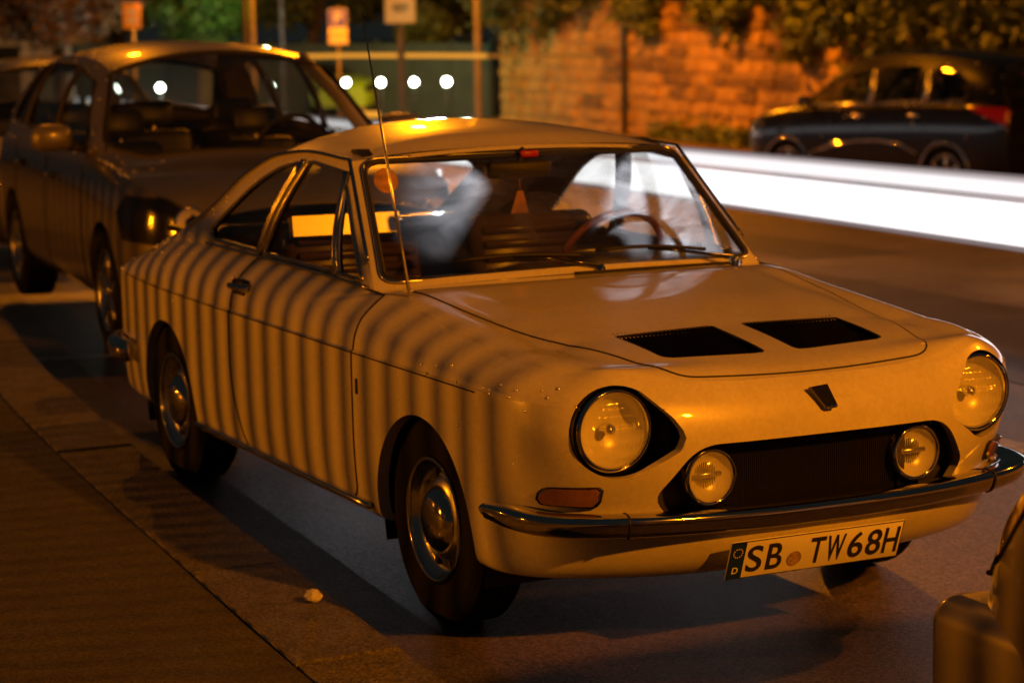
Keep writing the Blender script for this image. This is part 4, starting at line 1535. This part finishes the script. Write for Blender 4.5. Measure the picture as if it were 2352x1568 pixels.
for xd, z0_, z1_, lean in ((-1.40, 1.19, 1.64, .05), (-2.30, 1.23, 1.64, .06)):
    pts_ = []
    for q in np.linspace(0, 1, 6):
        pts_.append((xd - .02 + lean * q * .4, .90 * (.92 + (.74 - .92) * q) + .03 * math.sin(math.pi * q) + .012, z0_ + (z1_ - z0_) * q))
    mesh('window_post', *tube(pts_, .042, 8), 'dull_chrome', suv)  # chrome tubes added on the pillars for the orange light they reflect
mesh('door_reflection', *tube([(x, .903, z) for x, z in ((-.42, .50), (-.8, .62), (-1.2, .69), (-1.6, .705), (-1.95, .67), (-2.22, .56))], .020, 8), 'chrome', suv)  # chrome arc added for the light trail's reflection in the doors
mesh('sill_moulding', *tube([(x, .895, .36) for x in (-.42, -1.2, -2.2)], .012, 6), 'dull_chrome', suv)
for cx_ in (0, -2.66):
    mesh('arch_reflection', *tube([(cx_ + .385 * math.cos(a_), .905, .325 + .385 * math.sin(a_)) for a_ in np.linspace(.1, math.pi - .1, 16)], .016, 6), 'chrome', suv)  # chrome arcs added for the trail's reflection round the wheel arches
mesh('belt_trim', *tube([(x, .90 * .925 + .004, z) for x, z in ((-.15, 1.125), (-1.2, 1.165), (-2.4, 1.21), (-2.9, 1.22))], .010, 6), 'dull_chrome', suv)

# lime hatchback far off beside the wall's end
LIME = dict(MPV)
LIME.update(paint='lime_paint', seats=False, lamps=[('headlight', [(.30, .60), (.36, .80), (1.0, .80), (1.0, .585)], (0, 2), lambda c: (c[:, 0] > .42) & (abs(c[:, 1]) > .36), 'lens_glass')], glass='tinted_glass')
lime = build_car('lime_hatchback', 'lime green hatchback half hidden by the end of the stone wall', LIME, (0, 0, 0), 0)

# dark saloon behind the silver hatchback, at the left edge of the picture
BACK = dict(MPV)
BACK.update(paint='blue_paint', seats=False, lamps=[('headlight', [(.30, .60), (.36, .80), (1.0, .80), (1.0, .585)], (0, 2), lambda c: (c[:, 0] > .42) & (abs(c[:, 1]) > .36), 'lens_glass')])
backc = build_car('dark_blue_car', 'dark blue car parked behind the silver hatchback at the left edge', BACK, (-11.3, 1.45, float(ground_z(-11.3, 1.4))), R(-9))

# silver car ahead of the coupe: only its rear corner is in the picture
FG = dict(front=1.0, rear=-3.50, hw=.86, wb=2.55, tyre=.30, paint='silver_grey_paint', rim_r=.19, house=.40, yr=.72, tailw=.85,
          top=([-3.50, -3.46, -3.36, -3.2, -3.0, -2.75, -2.5, -1.8, -1.1, -.75, -.35, .05, .5, .9, 1.0], [.50, .60, .74, .88, 1.06, 1.32, 1.42, 1.46, 1.43, 1.34, 1.14, .95, .90, .82, .72]),
          belt=([-3.50, -3.36, -3.2, -2.6, -.6, .0, .5, .9, 1.0], [.46, .68, .80, .96, .95, .90, .86, .78, .66]),
          windows=[('window', [(-1.36, .985), (-.52, .98), (-.95, 1.28), (-1.38, 1.35)]), ('window', [(-2.35, 1.0), (-1.46, .99), (-1.48, 1.35), (-2.0, 1.33)])],
          screens=[('windscreen', [(-.05, -.60), (-.40, -.73), (-.92, -.60), (-.92, .60), (-.40, .73), (-.05, .60)]), ('rear_window', [(-3.12, -.6), (-2.70, -.55), (-2.70, .55), (-3.12, .6)])],
          glass='tinted_glass', mirror=(-.62, 1.02), seams=[-.42, -1.42], handles=[(-1.25, .80), (-2.1, .82)], seat_x=-1.5,
          lamps=[('tail_light', [(-3.6, .50), (-3.44, .52), (-3.32, .60), (-3.22, .72), (-3.12, .90), (-3.6, .94)], (0, 2), lambda c: abs(c[:, 1]) > .40, 'clear_tail')])
fg = build_car('silver_saloon', 'silver car parked ahead of the coupe, only its rear corner showing', FG, (5.43, .245, 0), R(-2))
mesh('rear_bumper', *rbox((-3.04, 0, .335), (1.02, 1.69, .27), .055, n=6), 'silver_grey_paint', fg)
# ------------------------------------------------------------------ placing the far cars on the falling road
def put(o, xy, rz):
    o.location = (xy[0], xy[1], float(ground_z(xy[0], xy[1])))
    o.rotation_euler = (0, 0, rz)

put(suv, (-20.8, 14.74), R(195.0))
put(lime, (-47.0, 18.2), R(-25))

# ------------------------------------------------------------------ sandstone wall with ivy
wall = empty('stone_wall', 'tall sandstone block wall glowing orange under the street lamp', 'wall', (-41.0, 19.6, float(ground_z(-41, 19.6))))
def wall_pt(s, h):
    """s metres along the wall from its left end"""
    return np.array([s, -.028 * s, h])
CH = .265
gw0 = float(ground_z(-41, 19.6))
blocks = []
NROW = 14
for r_ in range(NROW):
    s = -rng.rand() * .4
    z = -.35 + r_ * CH
    while s < 31:
        l = .42 + rng.rand() * .52
        blocks.append((s, l, z))
        s += l
def block(s, l, z, proud):
    g = .022
    a, b = max(0, s) + g, s + l - g
    pts = []
    for (u_, h_, d_) in ((a, z + g, 0), (b, z + g, 0), (b, z + CH - g, 0), (a, z + CH - g, 0)):
        pts.append(wall_pt(u_, h_) + np.array([0, -proud + .10, 0]))
    e = .022
    for (u_, h_) in ((a + e, z + g + e), (b - e, z + g + e), (b - e, z + CH - g - e), (a + e, z + CH - g - e)):
        pts.append(wall_pt(u_, h_) + np.array([0, -proud, 0]))
    return pts, [(4, 5, 6, 7), (0, 1, 5, 4), (1, 2, 6, 5), (2, 3, 7, 6), (3, 0, 4, 7)]
vis = [b for b in blocks if 3.6 < b[0] < 16.2 and .30 < b[2] < 3.3]
vis = sorted(vis, key=lambda b: -b[0])[:290]
vs = set(vis)
rest = Acc()
for b in blocks:
    if b[0] + b[1] < .05:
        continue
    P, F = block(*b, .035 + .05 * rng.rand())
    if b in vs:
        mesh('stone_block', P, F, 'sandstone' if rng.rand() < .62 else 'sandstone_dark', wall, smooth=False)
    else:
        rest.add(P, F)
stuff(rest.obj('stone_courses', 'sandstone', wall, smooth=False))
core = Acc()
for (a, b) in ((0, 31),):
    V = [wall_pt(a, -.6), wall_pt(b, -.6), wall_pt(b, NROW * CH - .36), wall_pt(a, NROW * CH - .36)]
    V = V + [v + np.array([0, .6, 0]) for v in V]
    core.add(np.array(V), [(3, 2, 1, 0), (4, 5, 6, 7), (0, 1, 5, 4), (1, 2, 6, 5), (2, 3, 7, 6), (3, 0, 4, 7)])
core.obj('mortar_core', 'mortar', wall, smooth=False)
pipe = empty('drainpipe', 'dark iron drainpipe running down the stone wall', 'drainpipe', tuple(np.array(wall.location) + wall_pt(6.2, 0)))
mesh('pipe', *tube([(0, -.13, -.3), (0, -.13, 4.4)], .055, 8), 'iron', pipe)
for z in (.6, 2.0, 3.4):
    mesh('bracket', *box((0, -.08, z), (.18, .16, .05)), 'iron', pipe, smooth=False)


def leaf_cloud(n, fn, size, seed):
    """many small leaf faces; fn(rng) -> point"""
    g = np.random.RandomState(seed)
    P = np.array([fn(g) for _ in range(n)])
    A = g.normal(size=(n, 3))
    A /= np.linalg.norm(A, axis=1)[:, None]
    B = np.cross(A, g.normal(size=(n, 3)))
    B /= np.linalg.norm(B, axis=1)[:, None]
    s = size * (.6 + .8 * g.rand(n))[:, None]
    V = np.concatenate([P - A * s, P - B * s * .55, P + A * s, P + B * s * .55], 1).reshape(-1, 3)
    F = [(4 * i, 4 * i + 1, 4 * i + 2, 4 * i + 3) for i in range(n)]
    return V, F


def ivy(label, s0, s1, top, hang, n, seed, m='leaf', thick=.45, size=.085):
    t = empty('ivy_plant', label, 'ivy', tuple(np.array(wall.location) + wall_pt((s0 + s1) / 2, 0)), group=None)
    c = (s0 + s1) / 2
    ph = np.random.RandomState(seed).rand(6) * 6.28

    def edge(s):
        return hang * (.55 + .25 * math.sin(2.1 * s + ph[0]) + .16 * math.sin(5.3 * s + ph[1]) + .08 * math.sin(11 * s + ph[2]))

    def fn(g):
        s = s0 + (s1 - s0) * g.rand()
        e = edge(s)
        h = top - e * g.rand() ** .9 * (1 - .5 * abs((s - c) / (s1 - s0)))
        clump = .12 * math.sin(9 * s + 7 * h + ph[3]) + .10 * math.sin(17 * s - 13 * h + ph[4])
        return wall_pt(s - c, h) + np.array([0, -.08 - thick * abs(g.normal()) * .5 - max(0, clump), 0])
    V, F = leaf_cloud(n, fn, size, seed)
    stuff(mesh('foliage', V, F, m, t, smooth=False))
    for k in range(3):
        s = (k - 1) * (s1 - s0) * .25
        pts = [wall_pt(s + .1 * math.sin(3 * z + k), z) + np.array([0, -.10, 0]) for z in np.linspace(top - hang * .7, top + .1, 9)]
        mesh('stem', *tube(pts, .02, 5), 'bark', t)
    return t

WT = NROW * CH - .36   # height of the wall top
ivy('ivy climbing the left end of the stone wall', -.4, 1.7, WT + .2, 2.9, 3000, 3, 'leaf', .6)
ivy('short clump of ivy over the wall top near its left end', 2.6, 4.2, WT + .2, 2.0, 2200, 5, 'leaf')
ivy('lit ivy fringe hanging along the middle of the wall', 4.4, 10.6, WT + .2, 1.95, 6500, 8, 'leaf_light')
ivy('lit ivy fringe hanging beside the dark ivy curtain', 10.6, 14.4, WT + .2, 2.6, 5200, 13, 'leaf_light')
ivy('dark ivy curtain covering the right part of the wall behind the black car', 13.6, 28.5, WT + .4, 5.4, 17000, 21, 'leaf', .8, .10)
# weeds along the foot of the wall
V, F = leaf_cloud(1500, lambda g: np.array(wall.location) + wall_pt(8.0 + 5.5 * g.rand(), abs(g.normal()) * .09 * (1 + math.sin(3 * g.rand()))) + np.array([0, -.15 - .5 * g.rand(), 0]), .075, 31)
w_ = stuff(mesh('weeds', V, F, 'leaf_light', None, smooth=False))
tag(w_, 'low weeds growing along the foot of the stone wall', 'weeds')

# ------------------------------------------------------------------ poles and signs
def pole(name, label, px, pyb, d, r, h, m, cat='pole', group=None):
    p = D(px, pyb, d)
    z = float(ground_z(p[0], p[1]))
    t = empty(name, label, cat, (p[0], p[1], z), group=group)
    mesh('post', *lathe([(r * 1.3, 0), (r * 1.25, .25), (r, .3), (r * .95, h), (.001, h + .01)], 14, 'z'), m, t)
    return t, p, z

lp, lpp, lpz = pole('street_lamp', 'tall slim lamp post standing before the left end of the stone wall', 1100, 280, 38, .062, 8.0, 'grey_pole', 'street lamp')
mesh('arm', *tube([(0, 0, 7.9), (0, -.25, 8.1), (0, -1.2, 8.15)], .035, 8), 'grey_pole', lp)
mesh('lamp_head', *rbox((0, -1.5, 8.16), (.26, .7, .12), .05), 'grey_pole', lp)
mesh('lamp_glass', *rbox((0, -1.5, 8.09), (.20, .5, .05), .02), 'lamp_sodium', lp)
point_light('lamp_light', lp, (0, -1.5, 7.95), *LAMP_WALL[1:])

def sign_panel(t, z, w, h, m, ang, name='panel', dy=-.05, border=None):
    V, F = rbox((0, dy, z), (w, .015, h), .007, n=2)
    Rm = np.array(Matrix.Rotation(ang, 3, 'Z'))
    o = mesh(name, V @ Rm.T, F, m, t)
    if border:
        V, F = tube([(-w / 2 + .015, dy - .010, z - h / 2 + .015), (w / 2 - .015, dy - .010, z - h / 2 + .015), (w / 2 - .015, dy - .010, z + h / 2 - .015), (-w / 2 + .015, dy - .010, z + h / 2 - .015)], .007, 5, True)
        mesh('border', V @ Rm.T, F, border, o)
    return o, Rm

ANG = R(63.7)       # signs face the traffic coming along the street
def lettering(par, Rm, s, size, x, z, m, dy=-.062, name='letter', sx=1.0):
    V, F = text_mesh(s, size)
    W_ = np.stack([V[:, 0] * sx + x, np.full(len(V), dy), V[:, 1] + z], 1)
    return mesh(name, W_ @ Rm.T, F, m, par, smooth=False)

t, p, z0 = pole('stop_sign', 'pale rectangular bus stop sign on a post, cut off by the top of the picture', 925, 280, 31, .05, 2.65, 'grey_pole', 'sign')
zz = D(920, 20, 31)[2] - z0
o, Rm = sign_panel(t, zz + .06, .42, .52, 'sign_cream', ANG, border='gold')
for k, (ww, dz_) in enumerate(((.20, .10), (.24, .06), (.16, .02))):
    V, F = box((0, -.063, zz + dz_ - .05), (ww, .003, .022))
    mesh('print_line', V @ Rm.T, F, 'sign_black', o, smooth=False)

t, p, z0 = pole('parking_sign', 'blue and white parking sign with a lower plate on a thin post', 782, 280, 44, .035, 2.6, 'grey_pole', 'sign')
zz = D(782, 42, 44)[2] - z0
o, Rm = sign_panel(t, zz, .37, .36, 'sign_blue', ANG, border='sign_white')
lettering(o, Rm, 'P', .30, 0, zz, 'sign_white')
zz2 = D(782, 83, 44)[2] - z0
o2, Rm = sign_panel(t, zz2, .37, .31, 'sign_cream', ANG, 'lower_panel')
V, F = box((0, -.063, zz2 + .03), (.33, .003, .012))
mesh('print_line', V @ Rm.T, F, 'sign_black', o2, smooth=False)

t, p, z0 = pole('orange_sign', 'small orange sign on a grey post over the hatchback roof', 310, 200, 36, .035, 2.6, 'grey_pole', 'sign')
zz = D(310, 38, 36)[2] - z0
o, Rm = sign_panel(t, zz, .29, .39, 'sign_orange', ANG)
for k in range(2):
    V, F = box((0, -.063, zz + .07 - .13 * k), (.14, .003, .05))
    mesh('print_line', V @ Rm.T, F, 'sign_white', o, smooth=False)

pole('brown_post', 'thick brown post rising behind the hatchback roof', 568, 200, 38, .050, 6.5, 'brown_pole', 'post')
pole('grey_post', 'slim grey post right beside the thick brown post', 585, 200, 40, .040, 6.5, 'grey_pole', 'post')

# ------------------------------------------------------------------ dark green shed front with four bright floodlights
pA, pB = D(180, 240, 62), D(1128, 240, 54)
ang = math.atan2(pB[1] - pA[1], pB[0] - pA[0])
Lh = np.linalg.norm((pB - pA)[:2])
zA = float(ground_z(pA[0], pA[1])) - .2
shed = empty('green_hoarding', 'low dark green panelled hoarding behind the row of floodlights', 'fence', (pA[0], pA[1], zA), ang)
npan = int(Lh / 1.15)
for k in range(npan):
    mesh('panel', *box(((k + .5) * Lh / npan, 0, .98), (Lh / npan - .03, .06, 1.9)), 'green_panel', shed, smooth=False)
for k in range(npan + 1):
    mesh('post', *box((k * Lh / npan, .06, 1.0), (.07, .07, 2.05)), 'green_panel', shed, smooth=False)
labels = ['floodlight seen through the hatchback windscreen, at its kerb side', 'floodlight seen through the hatchback windscreen, second from its kerb side', 'floodlight seen through the far side of the hatchback windscreen',
          'first floodlight right of the hatchback, left of the aerial', 'second floodlight right of the hatchback, beside the aerial', 'third floodlight right of the hatchback, just right of the sign post', 'fourth floodlight right of the hatchback, nearest the lime car']
for (px, py, en), lb in zip(((268, 205, 60), (368, 202, 60), (622, 200, 30), (795, 190, 14), (875, 190, 10), (951, 189, 5), (1026, 188, 2.5)), labels):
    c = D(px, py, 50)
    f = empty('floodlight', lb, 'lamp', tuple(c), group='white floodlights in a row')
    mesh('housing', *lathe([(.085, 0), (.09, .05), (.05, .14), (.001, .15)], 18, 'x'), 'iron', f).rotation_euler = (0, 0, R(154 + 180 - 180))
    hd = f.children[0]
    hd.rotation_euler = (0, 0, R(153.7 + 0))
    sz_ = .066 + .012 * rng.rand()
    V, F = lathe([(.001, -.02), (sz_ * .77, -.012), (sz_, 0)], 18, 'x')
    l = mesh('lens', V, F, 'lamp_white', f)
    l.rotation_euler = (0, 0, R(153.7))
    gz = float(ground_z(c[0], c[1])) - c[2]
    mesh('stand', *tube([(-.10, .05, gz), (-.10, .05, -.02)], .018, 6), 'iron', f)
    point_light('lamp_light', f, (.20, -.10, 0), en, .07, (.92, 1.0, .80))

# amber streaks
def streak(pts, r, m, label):
    P = [D(*q) for q in pts]
    tag(mesh('amber_trail', *tube(P, r, 8), m), label, 'light trail', 'amber streaks of passing vehicles')
streak([(640, 131, 36), (800, 128, 34), (1000, 128, 32), (1120, 129, 31)], .030, 'trail_amber', 'long amber streak above the hatchback roof')
streak([(1120, 129, 31), (1220, 129, 30), (1360, 132, 29)], .024, 'trail_amber_dim', 'faint amber streak fading across the stone wall')
streak([(808, 262, 20), (868, 263, 19.6)], .028, 'trail_amber', 'short bright amber streak just over the coupe roof')
streak([(806, 250, 22), (835, 250, 21.8)], .024, 'trail_amber_dim', 'small dim amber streak above the short bright one')

# ------------------------------------------------------------------ cream building at the far left
bp = D(-60, 150, 68)
bld = empty('cream_building', 'cream rendered house with dark windows at the far left', 'building', (bp[0], bp[1], -1.2), R(63.7))
mesh('wall', *box((1.0, 3.0, 4.0), (4.6, 6.0, 8.0)), 'render_cream', bld, smooth=False)
mesh('ledge', *box((1.0, -.10, 2.52), (4.7, .22, .32)), 'render_cream', bld, smooth=False)
mesh('roof', np.array([(-1.5, -.3, 8), (3.5, -.3, 8), (3.5, 6.3, 8), (-1.5, 6.3, 8), (-.5, 3, 10.4), (2.5, 3, 10.4)]), [(0, 1, 5, 4), (1, 2, 5), (2, 3, 4, 5), (3, 0, 4), (3, 2, 1, 0)], 'brown_pole', bld, smooth=False)
for k in range(2):
    for zf in (3.4, 6.2):
        w = mesh('window', *box((.6 + k * 2.6, -.03, zf + .35), (1.05, .10, 1.4)), 'dark_window', bld, smooth=False)
        mesh('frame', *tube([(.6 + k * 2.6 - .52, -.09, zf - .35), (.6 + k * 2.6 + .52, -.09, zf - .35), (.6 + k * 2.6 + .52, -.09, zf + 1.05), (.6 + k * 2.6 - .52, -.09, zf + 1.05)], .04, 6, True), 'sign_white', w)
        mesh('sill', *box((.6 + k * 2.6, -.12, zf - .42), (1.25, .22, .07)), 'render_cream', w, smooth=False)
    mesh('window', *box((.6 + k * 2.6, -.03, 1.1), (1.6, .10, 1.9)), 'dark_window', bld, smooth=False)
mesh('downpipe', *tube([(-.95, -.12, 0), (-.95, -.12, 8)], .08, 8), 'brown_pole', bld)

# ------------------------------------------------------------------ trees
def tree(label, base, h, crown_c, crown_r, n, m, seed, size=.17, trunk=.22, m2=None):
    g = np.random.RandomState(seed)
    t = empty('tree', label, 'tree', tuple(base))
    tp = [np.array([.06 * h * math.sin(2 * k / 6) * .3, .04 * h * math.sin(3 * k / 6) * .3, h * k / 6]) for k in range(7)]
    tr = mesh('trunk', *tube(tp, trunk, 10, rad=[trunk * (1.15 - .12 * k) for k in range(7)]), 'bark', t)
    cl = []
    for k in range(26):
        d = g.normal(size=3)
        d /= np.linalg.norm(d)
        c = np.array(crown_c) + d * np.array(crown_r) * (.35 + .6 * g.rand())
        cl.append((c, (.26 + .22 * g.rand()) * min(crown_r)))
        if k < 9:
            a = tp[3 + k % 4]
            mesh('limb', *tube([a, (a + c) / 2 + np.array([0, 0, .25]), c], trunk * .3, 6, rad=[trunk * .42, trunk * .25, trunk * .08]), 'bark', tr)

    def fn(q):
        c, r = cl[q.randint(len(cl))]
        d = q.normal(size=3)
        d /= np.linalg.norm(d)
        return c + d * r * (.55 + .55 * q.rand())
    V, F = leaf_cloud(n, fn, size, seed + 1)
    stuff(mesh('crown', V, F, m, t, smooth=False))
    return t

def gp(px, d):
    p = D(px, 250, d)
    return np.array([p[0], p[1], float(ground_z(p[0], p[1]))])
tree('tree with orange lamplight coloured into its leaves before the cream building', gp(150, 50), 2.6, (0, 0, 3.1), (1.6, 1.9, 1.5), 7000, 'leaf_lit_orange', 41, .09)
tree('green lit tree standing behind the orange sign', gp(470, 54), 2.6, (0, 0, 3.0), (1.5, 1.5, 1.6), 9000, 'leaf_green', 51, .09)
tree('dark tree behind the parking sign', gp(720, 64), 3.0, (0, 0, 4.0), (2.4, 2.4, 2.5), 8000, 'leaf', 61, .15)
tree('dark tree filling the gap left of the stone wall', gp(1010, 66), 3.0, (0, 0, 4.0), (2.6, 2.6, 2.5), 8000, 'leaf', 71, .15)
tree('dark tree reaching up behind the cream building', gp(280, 72), 3.0, (0, 0, 4.2), (2.6, 2.6, 2.8), 8000, 'leaf', 81, .17)
pb = gp(975, 58)
sh = empty('pale_bush', 'pale rounded bush in the dark behind the floodlights', 'bush', tuple(pb))
V, F = leaf_cloud(2500, lambda g: np.array([0, 0, 2.05]) + (lambda d: d / np.linalg.norm(d) * np.array([.75, .75, .65]) * (.6 + .4 * g.rand()))(g.normal(size=3)), .09, 91)
stuff(mesh('foliage', V, F, 'leaf_light', sh, smooth=False))
mesh('stem', *tube([(0, 0, 0), (.05, 0, 1.0), (0, .05, 1.9)], .06, 6), 'bark', sh)

# ------------------------------------------------------------------ a scrap of paper on the kerb
pp = D(720, 1382, 5.0)
tt = (0.07 - CAM[2]) / (pp[2] - CAM[2])
pp = CAM + (pp - CAM) * tt
g = np.random.RandomState(5)
V, F = lathe([(.001, -.018)] + [(.024 * math.cos(a), .018 * math.sin(a)) for a in np.linspace(-1.2, 1.2, 7)] + [(.001, .018)], 12, 'z')
V = V * (1 + .25 * g.normal(size=(len(V), 1)).clip(-1, 1) * .5)
s_ = mesh('paper_scrap', V, F, 'paper', None, smooth=False)
s_.location = (pp[0], pp[1], .088)
tag(s_, 'small crumpled scrap of white paper lying on the kerb', 'litter')

# ------------------------------------------------------------------ raindrops in bright metal, added for glints of the lamps
def drops(parent, pts, r, seed):
    g = np.random.RandomState(seed)
    a = Acc()
    for p in pts:
        rr = r * (.6 + .8 * g.rand())
        a.add(*lathe([(.001, rr)] + [(rr * math.cos(t), rr * math.sin(t)) for t in np.linspace(1.2, -1.2, 5)] + [(.001, -rr)], 8, 'z', p))
    stuff(a.obj('glint_drops', 'glint_drop', parent))

def surface_drops(parent, names, n, cond, r, seed):
    g = np.random.RandomState(seed)
    P = []
    for ch in parent.children:
        if ch.name.split('.')[0] in names:
            P += [v.co[:] for v in ch.data.vertices if cond(v.co)]
    P = [P[i] for i in g.choice(len(P), min(n, len(P)), replace=False)]
    drops(parent, P, r, seed)

surface_drops(mpv, ('body',), 110, lambda v: v.y < -.45 and (v.z > .84 and v.x < .3), .0055, 3)
surface_drops(coupe, ('body',), 46, lambda v: v.y < -.52 and v.z > .76 and v.x < -1.5, .0045, 4)  # drops put in for the sparkle of the chrome gutter
surface_drops(coupe, ('body', 'door'), 34, lambda v: v.y < -.60 and .40 < v.z < .74, .0035, 5)
surface_drops(suv, ('body',), 40, lambda v: v.y > .5 and v.z > .7, .009, 6)

# ------------------------------------------------------------------ two more lamps beyond the top of the frame that light the house and the green tree
def wall_lamp(px, py, d, watts, col, label, name='wall_lamp'):
    p = D(px, py, d)
    z = float(ground_z(p[0], p[1]))
    t_ = empty(name, label, 'street lamp', (p[0], p[1], z))
    h_ = p[2] - z
    mesh('post', *tube([(-.3, .15, 0), (-.3, .15, h_ + .15), (0, 0, h_ + .25)], .04, 8), 'grey_pole', t_)
    mesh('shade', *lathe([(.02, h_ + .28), (.20, h_ + .18), (.20, h_ + .16), (.02, h_ + .24)], 16, 'z'), 'iron', t_)
    point_light('lamp_light', t_, (0, 0, h_ + .02), watts, .10, col)

wall_lamp(60, -110, 60, 170.0, (1.0, .80, .40), 'pale lamp lighting the cream building', 'lamp_post')
wall_lamp(640, -70, 50, 330.0, (.72, 1.0, .35), 'greenish white lamp shining into the green tree', 'lamp_post')
